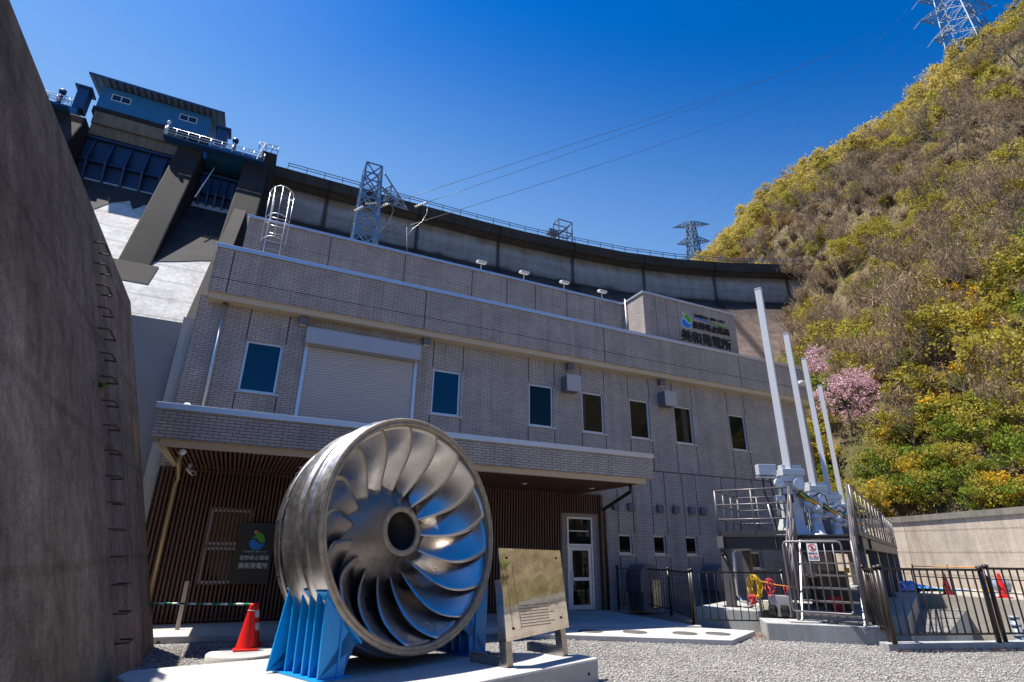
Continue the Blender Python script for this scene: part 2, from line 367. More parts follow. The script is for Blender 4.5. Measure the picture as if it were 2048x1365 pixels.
# loose stones near the camera
def stones(n, x0, x1, y0, y1, s0, s1):
    base = np.array([(1,0,0),(-1,0,0),(0,1,0),(0,-1,0),(0,0,1),(0,0,-1)], float)
    fc = np.array([(0,2,4),(2,1,4),(1,3,4),(3,0,4),(2,0,5),(1,2,5),(3,1,5),(0,3,5)])
    c = np.stack([rng.uniform(x0, x1, n), rng.uniform(y0, y1, n), np.zeros(n)], 1)
    s = rng.uniform(s0, s1, (n,1,1))*np.array([1,1,.65])*rng.uniform(.7,1.3,(n,6,1))
    th = rng.uniform(0, 6.28, n); ca, sa = np.cos(th), np.sin(th); Rm = np.zeros((n,3,3)); Rm[:,0,0]=ca; Rm[:,0,1]=-sa; Rm[:,1,0]=sa; Rm[:,1,1]=ca; Rm[:,2,2]=1
    v = np.einsum('nij,nkj->nki', Rm, base[None]*s)+c[:,None,:]; v[:,:,2] += s0*.3
    return v.reshape(-1,3), (fc[None]+6*np.arange(n)[:,None,None]).reshape(-1,3)
def fastmesh(name, v, f, m, parent=None, smooth=False):
    me = bpy.data.meshes.new(name); k = f.shape[1]
    me.vertices.add(len(v)); me.vertices.foreach_set('co', np.asarray(v, np.float32).ravel())
    me.loops.add(f.size); me.loops.foreach_set('vertex_index', f.astype(np.int32).ravel())
    me.polygons.add(len(f)); me.polygons.foreach_set('loop_start', np.arange(0, f.size, k, dtype=np.int32)); me.polygons.foreach_set('loop_total', np.full(len(f), k, np.int32))
    me.update(calc_edges=True); me.validate()
    for q in (m if isinstance(m, list) else [m]): me.materials.append(q)
    if smooth: me.polygons.foreach_set('use_smooth', np.ones(len(f), bool))
    o = bpy.data.objects.new(name, me); COL.objects.link(o)
    if parent: o.parent = parent
    ORG[o.name] = ORG.get(parent.name) if parent else Vector((0,0,0))
    return o
def in_poly(x, y, P):
    c = np.zeros(len(x), bool); j = len(P)-1
    for i in range(len(P)):
        (xi, yi), (xj, yj) = P[i], P[j]
        c ^= ((yi > y) != (yj > y)) & (x < (xj-xi)*(y-yi)/(yj-yi+1e-12)+xi); j = i
    return c
v1, f1 = stones(15000, 1, 13, 4.6, 11.5, .011, .026)
cx_, cy_ = v1.reshape(-1,6,3)[:,:,0].mean(1), v1.reshape(-1,6,3)[:,:,1].mean(1)
ok = ~in_poly(cx_, cy_, PIT) & ~((cx_ < 6.0) & (cy_ < 9.0) & (cx_ < 5.0))
v1 = v1.reshape(-1,6,3)[ok].reshape(-1,3); f1 = f1[:ok.sum()*8]
v2, f2 = stones(2500, -1, 1.3, 8.9, 13, .011, .026)
tag(fastmesh('loose_gravel', np.concatenate([v1, v2]), np.concatenate([f1, f2+len(v1)]), STONE), 'loose grey stones scattered over the gravel ground', 'gravel', kind='stuff')
nl = 900; lx = np.concatenate([rng.normal(11.1,.45,nl//2), rng.uniform(11.6,14.5,nl//4), rng.uniform(-1,12,nl//4)]); ly = np.concatenate([rng.normal(10.0,.35,nl//2), 7.66-.29*(lx[nl//2:nl//2+nl//4]-11.7)-rng.uniform(.0,.25,nl//4), rng.uniform(6,13,nl//4)])
la = rng.uniform(0,6.28,nl); ls = rng.uniform(.012,.03,nl); lz = rng.uniform(.022,.045,nl); ca, sa = np.cos(la)*ls, np.sin(la)*ls
v = np.stack([np.stack([lx-ca,ly-sa,lz],1),np.stack([lx+sa*.6,ly-ca*.6,lz+.008],1),np.stack([lx+ca,ly+sa,lz],1),np.stack([lx-sa*.6,ly+ca*.6,lz+.01],1)],1).reshape(-1,3)
okl = ~in_poly(lx, ly, PIT) & ~((lx < 6.0) & (ly < 9.2)); idx = np.arange(nl)[okl]
tag(fastmesh('fallen_leaves', v.reshape(-1,4,3)[okl].reshape(-1,3), np.arange(4*okl.sum()).reshape(-1,4), mat('dead leaf', (.20,.095,.035), .8, 0, .6, 30.)), 'dry brown leaves blown over the gravel', 'fallen leaves', kind='stuff')
# pavement slabs
mb = MB(); mb.prism([(-1.8,13.4,0),(8.1,12.1,0),(10.35,11.2,0),(10.35,15.3,0),(-1.8,15.3,0)], (0,0,.12))
tag(mb.build('pavement', CONC_NEW, bevel=.012), 'pale concrete pavement along the front of the power station', 'pavement', kind='structure')
mb = MB(); mb.prism([(6.0,11.55,0),(9.4,9.32,0),(11.05,10.25,0),(10.25,11.15,0),(7.4,12.0,0)], (0,0,.10))
tag(mb.build('tank_slab', CONC_NEW, bevel=.012), 'low pale concrete slab with round iron lids in the gravel', 'slab', kind='structure')
lids = [((7.38,11.40), 'iron lid nearest the information board on the low slab'), ((8.23,10.95), 'second iron lid from the information board on the low slab'), ((9.15,10.42), 'third iron lid from the information board on the low slab'), ((9.80,10.12), 'iron lid nearest the grey block on the low slab')]
lid0 = None
for (x, y), lb in lids:
    if lid0 is None:
        lid0 = thing('manhole_cover', lb, 'manhole cover', (x, y, .1), 'round iron lids on the low slab')
        MB().lathe([(0,.012),(.20,.012),(.215,.008),(.22,.0)], (x,y,.101), n=28).build('lid', LID, lid0)
        MB().lathe([(.225,0),(.225,.012),(.262,.012),(.265,0)], (x,y,.1005), n=28).build('rim', LID, lid0)
    else: copy_tree(lid0, loc=(x, y, .1), label=lb)
mb = MB(); mb.box(-.95,.55,13.28,13.34,0,.05)
tag(mb.build('edging_board', BLACKP), 'thin dark edging board on the shaded gravel beside the left wall', 'edging')
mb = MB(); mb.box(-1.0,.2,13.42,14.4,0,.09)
tag(mb.build('shade_coloured_step', CONC_PIER, bevel=.01), 'low concrete step coloured dark to look shaded in the corner by the left wall', 'step', kind='structure')  # near-black pier concrete stands in for shade the sun setup leaves out

# ------------------------------------------------------------------ left retaining wall with step irons
lw = thing('retaining_wall', 'tall brown leaning concrete wall filling the left edge', 'wall', (-1,5,0))
prof = [(-.86,-.3),(-2.76,6.5),(-3.1,6.52),(-14,6.52),(-14,-.3)]
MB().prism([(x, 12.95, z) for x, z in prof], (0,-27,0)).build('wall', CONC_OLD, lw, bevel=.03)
w_ = thing('weed', 'small green fern growing from the leaning concrete wall beside the step irons', 'plant', (-1.98,8.9,3.72))
mb = MB(); rw_ = random.Random(3)
for k in range(26):
    a = rw_.uniform(0,6.28); e = Vector((abs(math.cos(a))*.7+.2, math.sin(a), rw_.uniform(-.7,.6))).normalized(); L = rw_.uniform(.06,.16); sd = e.cross(Vector((0,0,1))).normalized()*.014; p = Vector((-1.98,8.9,3.72))
    mb.add([p-sd*.3, p+e*L*.5-sd, p+e*L+Vector((0,0,-.02)), p+e*L*.5+sd], [(0,1,2,3)])
mb.build('fronds', mat('fern green', (.07,.16,.02), .6), w_)
# weeds and irons
for i in range(17):
    z = .55+i*.333
    x = -.94-z*.2795
    w = .19 if i != 12 else .25
    MB().tube([(x-.04,9.25-w,z),(x+.13,9.25-w,z+.0),(x+.145,9.25-w+.02,z),(x+.145,9.25+w-.02,z),(x+.13,9.25+w,z),(x-.04,9.25+w,z)], .0125, 6).build('step_iron', RUST, lw)

# grey wall between left wall and building
rw = thing('gap_wall', 'smooth grey concrete wall closing the gap left of the power station', 'wall', (-2.6,16.3,0))
mb = MB(); mb.box(-4.2,-1.98,16.0,16.6,0,7.28); mb.build('wall', CONC_GREY, rw)
MB().box(-2.12,-1.86,15.7,15.998,0,7.34).build('corner_post', CONC_BLOCK, rw)

# ------------------------------------------------------------------ power station building
WY = 15.46
B = thing('power_station', 'brown grey tiled power station with flat roofs and a slatted entrance canopy', 'building', (9.7,15.46,0))
wins = [(-.53,.38,5.5,6.9),(4.67,5.57,5.5,6.9),(7.95,8.85,5.5,6.9),(9.98,10.86,5.5,6.9),(11.97,12.83,5.5,6.9),(14.0,14.86,5.5,6.9),(16.75,17.6,5.5,6.9)]
low = [(11.2,11.73,1.69,2.29),(12.6,13.12,1.69,2.29),(13.97,14.49,1.69,2.29),(16.66,17.44,1.27,1.83)]
entr = [(-.55,.33,1.76,2.56),(-.55,.33,.92,1.70)]
shut = (1.0,4.08,4.5,7.05); door = (9.27,10.2,.12,2.76)
holes = wins+low+entr+[shut, door]
def wall_holes(mb, x0, x1, z0, z1, y, holes, depth, m=0):
    xs = sorted({x0, x1, *[h[0] for h in holes], *[h[1] for h in holes]}); zs = sorted({z0, z1, *[h[2] for h in holes], *[h[3] for h in holes]})
    for i in range(len(xs)-1):
        for j in range(len(zs)-1):
            cx, cz = (xs[i]+xs[i+1])/2, (zs[j]+zs[j+1])/2
            if any(h[0] < cx < h[1] and h[2] < cz < h[3] for h in holes): continue
            mb.quad((xs[i],y,zs[j]),(xs[i+1],y,zs[j]),(xs[i+1],y,zs[j+1]),(xs[i],y,zs[j+1]), m)
    for a, c, d, e in holes:
        mb.quad((a,y,d),(a,y+depth,d),(a,y+depth,e),(a,y,e),m); mb.quad((c,y,d),(c,y,e),(c,y+depth,e),(c,y+depth,d),m)
        mb.quad((a,y,e),(a,y+depth,e),(c,y+depth,e),(c,y,e),m); mb.quad((a,y,d),(c,y,d),(c,y+depth,d),(a,y+depth,d),m)
mb = MB(); wall_holes(mb, -1.83, 21.3, 0, 7.97, WY, holes, .12)
mb.quad((-1.83,WY,0),(-1.83,WY,7.97),(-1.83,27,7.97),(-1.83,27,0)); mb.quad((21.3,WY,0),(21.3,27,0),(21.3,27,7.97),(21.3,WY,7.97))
mb.quad((-1.83,27,0),(-1.83,27,9.2),(21.3,27,9.2),(21.3,27,0))
# sealant joints, 3 mm proud of the tiles
def vj(x, z0, z1, y=WY): mb.box(x-.014, x+.014, y-.003, y+.02, z0, z1, 1)
def hj(x0, x1, z, y=WY): mb.box(x0, x1, y-.0035, y+.02, z-.012, z+.012, 1)
for a, c, d, e in wins:
    for x in (a-.03, c+.05): vj(x, 4.42, 5.44); vj(x, 6.94, 7.78)
for x in (-.9+.0, 8.45): pass
hj(10.7, 21.3, 4.41)
for x in (11.23,11.84,12.64,13.25,14.04,14.67): vj(x, 2.33, 4.40); vj(x, .1, 1.62)
for x in (15.9,16.62,17.5,19.4): vj(x, .1, 4.4)
mb.build('wall', [TILE, JOINT], B)
MB().box(-1.7,21.2,15.3,26.9,8.75,8.95).build('roof', CONC_GREY, B)
# upper fascia band with parapet cap and beige soffit strip
mb = MB()
def shell(mb, x0, x1, y0, y1, z0, z1): mb.box(x0, x1, y0, y1, z0, z1)
shell(mb, -1.67, 21.35, 15.1, 15.4, 7.97, 9.26); shell(mb, -1.67, -1.37, 15.4, 27, 7.97, 9.26); shell(mb, 21.05, 21.35, 15.4, 27, 7.97, 9.26)
for x in (-1.24, 4.17, 10.76, 17.3): mb.box(x-.014, x+.014, 15.0965, 15.12, 7.98, 9.25, 1)
mb.box(-1.66, 21.34, 15.097, 15.12, 8.362, 8.386, 1)
mb.build('fascia', [TILE, JOINT], B)
mb = MB(); mb.box(-1.71,21.39,15.06,15.44,9.262,9.385); mb.box(-1.71,-1.33,15.44,27,9.262,9.385); mb.box(21.01,21.39,15.44,27,9.262,9.385)
mb.build('parapet_cap', ALU, B, bevel=.008)
mb = MB(); mb.box(-1.63,21.3,15.16,15.455,7.80,7.968); mb.build('soffit_strip', BEIGE, B)
# roof blocks
mb = MB(); mb.box(-1.2,12.99,16.8,26.8,8.9,11.34)
for x in (1.3,3.8,6.3,7.7,8.9,10.3,11.6): mb.box(x-.014,x+.014,16.7965,16.82,8.96,11.33,1)
mb.box(-1.19,12.98,16.797,16.82,10.62,10.634,1)
mb.build('upper_storey', [TILE, JOINT], B)
mb = MB(); mb.box(13.0,17.87,15.5,26.8,8.9,11.34)
for x in (13.6,14.15,14.7): mb.box(x-.008,x+.008,15.4965,15.52,9.3,11.33,1)
mb.box(13.01,17.86,15.497,15.52,10.62,10.634,1)
mb.build('sign_tower', [TILE, JOINT], B)
mb = MB(); mb.box(-1.24,12.95,16.75,17.05,11.342,11.43); mb.box(-1.24,-.9,17.05,26.8,11.342,11.43); mb.box(12.955,13.25,15.45,26.8,11.342,11.43); mb.box(13.25,17.92,15.45,15.75,11.342,11.43); mb.box(17.6,17.92,15.75,26.8,11.342,11.43)
mb.build('roof_cap', ALU, B, bevel=.006)
MB().tube([(12.94,16.55,8.95),(12.94,16.55,11.5)], .022, 8).build('earth_conduit', GALV, B)
# windows
def window(x0, x1, z0, z1, gl, fw_=.055, sill=True, mull=None, par=B, y=WY+.045):
    f = MB(); f.box(x0,x0+fw_,y,y+.07,z0,z1); f.box(x1-fw_,x1,y,y+.07,z0,z1); f.box(x0+fw_,x1-fw_,y,y+.07,z1-fw_,z1); f.box(x0+fw_,x1-fw_,y,y+.07,z0,z0+fw_*1.15)
    if mull: f.box(x0+fw_,x1-fw_,y+.005,y+.06,mull-.02,mull+.02)
    fr = f.build('window', FRAME, par, bevel=.005)
    MB().box(x0+fw_*.9,x1-fw_*.9,y+.035,y+.045,z0+fw_,z1-fw_*.9).build('pane', gl, fr)
    if sill: MB().box(x0-.05,x1+.09,WY-.035,WY+.02,z0-.035,z0-.003).build('sill', GALV, fr)
for i, h in enumerate(wins): window(*h, GLASS_B if i < 2 else GLASS_D)
for h in low: window(*h, GLASS_D, .05)
for h in entr: window(*h, GLASS_D, .05, sill=False)
# dark rooms behind the panes
mb = MB(); mb.quad((-1.8,16.2,0),(21.2,16.2,0),(21.2,16.2,7.9),(-1.8,16.2,7.9)); mb.build('inner_partition', DARKIN, B)
MB().box(8.24,8.34,15.75,15.9,5.3,5.95).build('bollard_lamp', GREYBOX, B)
# roller shutter
x0, x1 = 1.02, 4.06
mb = MB(); z = 4.3
while z < 7.02:
    mb.add([(x0,WY+.03,z),(x1,WY+.03,z),(x1,WY+.012,z+.03),(x0,WY+.012,z+.03),(x0,WY+.012,z+.062),(x1,WY+.012,z+.062),(x1,WY+.034,z+.075),(x0,WY+.034,z+.075)], [(0,1,2,3),(3,2,5,4),(4,5,6,7)]); z += .075
sh = mb.build('roller_shutter', SHUT, B)
for a in (x0-.09, x1): MB().box(a,a+.09,WY-.03,WY+.05,4.3,7.0).build('guide_rail', ALU, sh)
MB().box(.90,4.16,15.14,WY-.003,6.99,7.45).build('shutter_box', SHUT, sh, bevel=.01)
# canopy
mb = MB()
mb.box(-1.7,10.1,12.2,12.5,3.61,4.16); mb.box(-1.7,-1.4,12.5,WY-.003,3.61,4.16); mb.box(9.8,10.1,12.5,WY-.003,3.61,4.16)
mb.build('canopy_fascia', TILE, B)
MB().box(-1.4,9.8,12.5,WY-.003,3.7,4.0).build('canopy_roof', CONC_GREY, B)
mb = MB(); mb.box(-1.74,10.14,12.16,12.54,4.162,4.285); mb.box(-1.74,-1.36,12.54,WY-.003,4.162,4.285); mb.box(9.76,10.14,12.54,WY-.003,4.162,4.285); mb.build('canopy_cap', ALU, B, bevel=.008)
mb = MB(); mb.box(-1.56,9.92,12.3,12.42,3.48,3.608); mb.box(-1.56,-1.44,12.42,WY-.003,3.48,3.608); mb.box(9.80,9.92,12.42,WY-.003,3.48,3.608); mb.build('canopy_trim', BEIGE, B)
mb = MB(); x = -1.40
while x < 9.76: mb.box(x,x+.042,12.43,15.40,3.47,3.53); x += .088
mb.box(-1.42,9.79,12.425,15.42,3.55,3.58,1); mb.build('soffit_slats', [WOOD, DARKIN], B)
mb = MB(); x = -1.75
while x < 10.55:
    zb = .14
    if 9.05 < x+.02 < 10.42: zb = 2.86
    mb.box(x,x+.040,15.36,15.41,zb,3.47); x += .088
for z in (.16,3.4): mb.box(-1.75,9.05 if z < 2.8 else 10.5,15.413,15.43,z,z+.04)
mb.build('slat_screen', WOOD, B)
mb = MB(); mb.box(-1.82,9.08,15.435,15.457,.12,.9,0); mb.box(-1.82,-.6,15.435,15.457,.9,3.47); mb.box(.38,9.08,15.435,15.457,.9,3.47); mb.box(-.6,.38,15.435,15.457,2.6,3.47); mb.box(9.08,10.5,15.435,15.457,2.9,3.47)
mb.build('screen_backing', DARKIN, B)
for x in (1.2, 4.6, 7.0, 9.2):
    MB().lathe([(.001,-.012),(.065,-.012),(.085,0),(.09,.012)], (x,13.9,3.455), n=20).build('downlight', FRAME, B)
# door with transom
f = MB(); y = WY-.02
for a in ((9.27,9.33,.12,2.76),(10.14,10.2,.12,2.76),(9.33,10.14,2.70,2.76),(9.33,10.14,1.90,1.97)): f.box(a[0],a[1],y,y+.1,a[2],a[3])
df = f.build('door_frame', FRAME, B, bevel=.004)
MB().box(9.33,10.14,y+.05,y+.06,1.97,2.70).build('transom_pane', GLASS_D, df)
MB().box(9.36,10.02,y+.02,y+.045,2.33,2.36).build('transom_bar', FRAME, df)
f = MB()
for a in ((9.335,9.45,.13,1.895),(10.03,10.135,.13,1.895),(9.45,10.03,1.78,1.895),(9.45,10.03,.92,1.02),(9.45,10.03,.13,.26)): f.box(a[0],a[1],y+.02,y+.075,a[2],a[3])
dl = f.build('door', FRAME, B, bevel=.004)
for a in ((1.02,1.78),(.26,.92)): MB().box(9.45,10.03,y+.045,y+.052,a[0],a[1]).build('door_pane', GLASS_D, dl)
MB().tube([(9.42,y-.05,.8),(9.42,y-.05,1.2)], .014, 8).build('handle', FRAME, dl)
# down pipes
MB().tube([(-1.21,15.37,7.86),(-1.21,15.37,4.1)], .042, 12).build('downpipe', ALU, B)
MB().lathe([(.042,0),(.075,.05),(.075,.12)], (-1.21,15.37,7.72), n=16).build('pipe_head', RUST, B)
MB().tube([(-1.2,12.75,3.44),(-1.2,12.75,3.3),(-1.37,15.2,3.2),(-1.40,15.25,3.05),(-1.40,15.25,.12)], .04, 12).build('drain_pipe', mat('ochre pipe', (.34,.25,.12), .4, .3), B)
MB().tube([(9.62,12.62,3.46),(9.64,12.62,3.30),(10.56,15.30,3.02),(10.6,15.32,2.9),(10.6,15.32,.12)], .05, 12).build('canopy_drain_pipe', BROWNP, B)
MB().box(10.44,10.54,15.30,15.44,.12,3.47).build('corner_trim', WOOD, B)
MB().tube([(10.68,15.40,3.0),(10.68,15.40,.12)], .022, 10).build('conduit', GALV, B)
# wall boxes and hoods
for x, z in ((.78,7.66),(4.36,7.68),(9.48,7.66),(13.44,7.66)):
    f = MB().box(x-.11,x+.11,WY-.18,WY-.002,z-.11,z+.11).build('wall_lamp', DARKBOX, B, bevel=.01)
    MB().box(x-.09,x+.09,WY-.15,WY-.02,z-.118,z-.111).build('lens', LAMPG, f)
for x in (9.36,13.47):
    f = MB().box(x-.20,x+.30,WY-.42,WY-.002,6.74,7.26).build('vent_hood', DARKBOX, B, bevel=.008)
    MB().box(x-.22,x+.32,WY-.45,WY-.421,6.72,7.28).build('front_plate', SHUT, f, bevel=.004)
for x in (11.1,11.72,12.93,13.62,14.33,14.85):
    MB().box(x-.12,x+.12,WY-.13,WY-.002,3.03,3.27).build('vent_cap', DARKBOX, B, bevel=.012)
for x in (11.78,14.85):
    f = MB(); n = 16; x0, x1 = x-.40, x+.40; zc = 1.02; yy = WY-.75
    pr = [(x1,yy,.62)]+[(x+.40*math.cos(math.pi*k/n),yy,zc+.40*math.sin(math.pi*k/n)) for k in range(n+1)]+[(x0,yy,.62)]
    f.prism(pr, (0,.745,0)); c = f.build('intake_cowl', DARKBOX, B)
    MB().box(x-.3,x+.3,WY-.7,WY-.003,.12,.618).build('cowl_base', DARKBOX, c)
    MB().box(x+.02,x+.34,yy-.012,yy-.002,.2,.98).build('cowl_panel', BRUSH, c)
# roof ladder with cage
la = MB(); xl, xr, yl = -.62, -.16, 16.62
la.tube([(xl,yl,8.95),(xl,yl,12.25)], .022, 8); la.tube([(xr,yl,8.95),(xr,yl,12.25)], .022, 8)
lad = la.build('roof_ladder', ALU, B)
z = 9.2
while z < 11.5: MB().tube([(xl,yl,z),(xr,yl,z)], .014, 6).build('rung', ALU, lad); z += .28
for zh in (10.4,11.2,12.2):
    pts = [(-.39+.36*math.cos(t), yl-.05-.66*math.sin(t), zh) for t in np.linspace(0, math.pi, 13)]
    pts = [(xr,yl,zh)]+pts+[(xl,yl,zh)]
    MB().tube(pts, .014, 6).build('cage_hoop', ALU, lad)
for t in np.linspace(.25, math.pi-.25, 5):
    MB().tube([(-.39+.36*math.cos(t), yl-.05-.66*math.sin(t), zz) for zz in (10.4,12.2)], .009, 6).build('cage_bar', ALU, lad)
for x in (xl,xr): MB().tube([(x,yl,12.2),(x,yl+.1,12.3),(x,yl+.6,12.3),(x,yl+.7,12.2),(x,yl+.7,11.45)], .02, 6).build('grab_rail', ALU, lad)
# roof floodlights
FLB = ['roof floodlight nearest the lattice tower on the roof edge','second roof floodlight from the lattice tower','third roof floodlight from the lattice tower','roof floodlight nearest the sign tower']
fl0 = None
for x, lb in zip((6.67,8.45,10.25,12.05), FLB):
    if fl0 is None:
        fl0 = thing('floodlight', lb, 'floodlight', (x,16.9,11.43), 'small white floodlights along the roof edge')
        MB().tube([(x,16.9,11.43),(x,16.9,11.72)], .02, 8).build('post', ALU, fl0)
        h = MB().obox((x-.01,16.84,11.78),(.18,0,0),(0,.11,.03),(0,-.012,.05)).build('lamp_head', LETW, fl0, bevel=.02)
        MB().obox((x-.01,16.83,11.724),(.15,0,0),(0,.09,.025),(0,-.001,.004)).build('lens', LAMPG, h)
    else: copy_tree(fl0, loc=(x,16.9,11.43), label=lb)
t_ = thing('floodlight', 'lone floodlight on the corner of the fascia beside the tall poles', 'floodlight', (20.3,15.1,8.55))
MB().tube([(20.3,15.1,8.55),(20.3,14.75,8.55),(20.3,14.7,8.5)], .02, 8).build('bracket', ALU, t_); MB().obox((20.35,14.65,8.45),(.2,0,0),(0,.12,-.03),(0,.015,.06)).build('lamp_head', LETW, t_, bevel=.02)
# lamp and camera under the canopy
t_ = thing('ball_lamp', 'small round white lamp under the left end of the canopy', 'lamp', (-1.15,12.44,3.47)); MB().lathe([(.001,-.13),(.05,-.11),(.07,-.06),(.05,-.02),(.02,.0)], (-1.15,12.44,3.47), n=16).build('globe', LAMPG, t_)
t_ = thing('security_camera', 'white bullet camera under the left end of the canopy', 'camera', (-1.13,14.5,3.46)); MB().tube([(-1.13,14.5,3.46),(-1.13,14.5,3.36)], .03, 10).build('mount', WHITE, t_)
MB().tube([(-1.16,14.58,3.34),(-1.02,14.2,3.22)], [.05,.055], 12).build('camera_body', WHITE, t_); MB().tube([(-1.02,14.2,3.22),(-1.015,14.185,3.215)], .04, 12).build('lens', BLACKR, t_)
t_ = thing('horn_speaker', 'rusty bracket with a pale horn on the left end of the canopy roof', 'speaker', (-1.5,14.6,4.1)); MB().box(-1.57,-1.43,14.5,14.7,4.0,4.5).build('bracket', RUST, t_)
MB().tube([(-1.5,14.6,4.5),(-1.47,14.45,4.62),(-1.44,14.3,4.75)], [.03,.04,.07], 12).build('horn', GALV, t_)

# ------------------------------------------------------------------ lettering
def emblem(par, o, ux, uz, s, un, edge=False):
    o, ux, uz, un = (Vector(q) for q in (o, ux, uz, un))
    def P(pts): return [o+ux*(x*s)+uz*(y*s) for x, y in pts]
    ci = lambda cx, cy, r, a0, a1, n: [(cx+r*math.cos(a0+(a1-a0)*k/n), cy+r*math.sin(a0+(a1-a0)*k/n)) for k in range(n+1)]
    lower = [(.02,.40),(.10,.50),(.22,.53),(.34,.49),(.44,.40),(.54,.31),(.66,.28),(.78,.31),(.86,.37)]+ci(.44,.36,.42,-.05,-math.pi*1.03,18)
    upper = [(.08,.56),(.22,.66),(.36,.80),(.44,.95),(.60,.90),(.74,.78),(.83,.64),(.87,.48),(.80,.39),(.70,.35),(.60,.38),(.52,.47),(.44,.55),(.34,.60),(.20,.60)]
    dot = ci(.30,.94,.10,0,2*math.pi,16)[:-1]
    k = 0
    for nm, pl, m in (('emblem_wave', lower, LBLUE),('emblem_leaf', upper, LGREEN),('emblem_dot', dot, LORAN)):
        if edge:
            cxm = sum(p[0] for p in pl)/len(pl); cym = sum(p[1] for p in pl)/len(pl); n = len(pl); big = []
            ar = sum(pl[i][0]*pl[(i+1)%n][1]-pl[(i+1)%n][0]*pl[i][1] for i in range(n)); sg = 1 if ar > 0 else -1
            for i in range(n):
                a, c = Vector(pl[i-1]), Vector(pl[(i+1) % n]); d = (c-a); d = d.normalized() if d.length > 1e-6 else Vector((1,0))
                big.append((pl[i][0]+sg*d.y*.035, pl[i][1]-sg*d.x*.035))
            MB().prism(P(big), un*(.028+k)).build(nm+'_edge', LEDW, par)
        MB().prism([p+un*.005 for p in P(pl)], un*(.03+k)).build(nm, m, par); k += .004
def swoosh(par, o, ux, uz, w, h, un):
    o, ux, uz, un = (Vector(q) for q in (o, ux, uz, un)); n = 24
    for nm, a, c, m in (('swoosh_blue', 0, .55, LBLUE),('swoosh_green', .45, 1., LGREEN)):
        top = []; bot = []
        for k in range(n+1):
            t = a+(c-a)*k/n; yy = .5+.42*math.cos(t*math.pi*1.15); th = .26*math.sin((t-a)/(c-a)*math.pi)+.05
            top.append(o+ux*(w*t)+uz*(h*(yy+th/2))); bot.append(o+ux*(w*t)+uz*(h*(yy-th/2)))
        mb = MB()
        for k in range(n): mb.prism([bot[k],bot[k+1],top[k+1],top[k]], un*.015)
        mb.build(nm, m, par)
S1 = thing('wall_sign', 'black roof lettering with a green and blue emblem on the sign tower', 'sign', (16.1,15.5,10.3))
ys_ = 15.495
textmesh('美和発電所', .52, LETB, 'main_lettering', S1, (14.80,ys_-.03,9.66), (1,0,0), (0,0,1), 2.62, .03, .012)
textmesh('長野県企業局', .325, LETB, 'bureau_lettering', S1, (15.42,ys_-.03,10.30), (1,0,0), (0,0,1), 2.0, .03, .007)
textmesh('水の恵みを', .15, LETB, 'slogan_lettering', S1, (15.60,ys_-.02,10.83), (1,0,0), (0,0,1), .72, .02, .006); textmesh('未来へつなぐ', .15, LETB, 'slogan_lettering', S1, (16.42,ys_-.02,10.83), (1,0,0), (0,0,1), .84, .02, .006)
swoosh(S1, (15.42,ys_-.001,10.66), (1,0,0), (0,0,1), 2.03, .17, (0,-1,0)); emblem(S1, (14.83,ys_,10.27), (1,0,0), (0,0,1), .62, (0,-1,0), True)
S2 = thing('sign_board', 'tall black sign board with white lettering on the slatted wall', 'sign', (.5,15.3,.9))
MB().box(.12,.92,15.27,15.33,.91,2.27).build('board', BLACKSIGN, S2, bevel=.004)
yy = 15.268
textmesh('美和発電所', .14, LETW, 'main_lettering', S2, (.23,yy-.003,1.25), (1,0,0), (0,0,1), .63, .006, .002)
textmesh('長野県企業局', .11, LETW, 'bureau_lettering', S2, (.23,yy-.003,1.435), (1,0,0), (0,0,1), .63, .006, .001)
textmesh('水の恵みを', .05, LETW, 'slogan_lettering', S2, (.29,yy-.003,1.60), (1,0,0), (0,0,1), .225, .004); textmesh('未来へつなぐ', .05, LETW, 'slogan_lettering', S2, (.545,yy-.003,1.60), (1,0,0), (0,0,1), .265, .004)
swoosh(S2, (.40,yy-.0,1.55), (1,0,0), (0,0,1), .45, .035, (0,-.3,0)); emblem(S2, (.37,yy+.02,1.68), (1,0,0), (0,0,1), .40, (0,-1,0))

# ------------------------------------------------------------------ display plinth, turbine runner, saddles, board
PZ = .30
p_ = thing('display_plinth', 'low pale concrete plinth carrying the steel turbine wheel', 'plinth', (2.5,7.6,0))
mb = MB(); pl = [(4.95,7.46),(4.88,7.80),(3.62,8.52),(.72,9.02),(-.86,8.74),(-.93,8.45),(0.05,5.62)]
mb.prism([(x,y,-.05) for x, y in pl], (0,0,PZ+.05)); mb.build('plinth_block', CONC_PLINTH, p_, bevel=.03)
MB().cyl((4.72,7.375,.13),(4.725,7.36,.13),.018,n=12).build('form_tie_hole', DARKIN, p_)

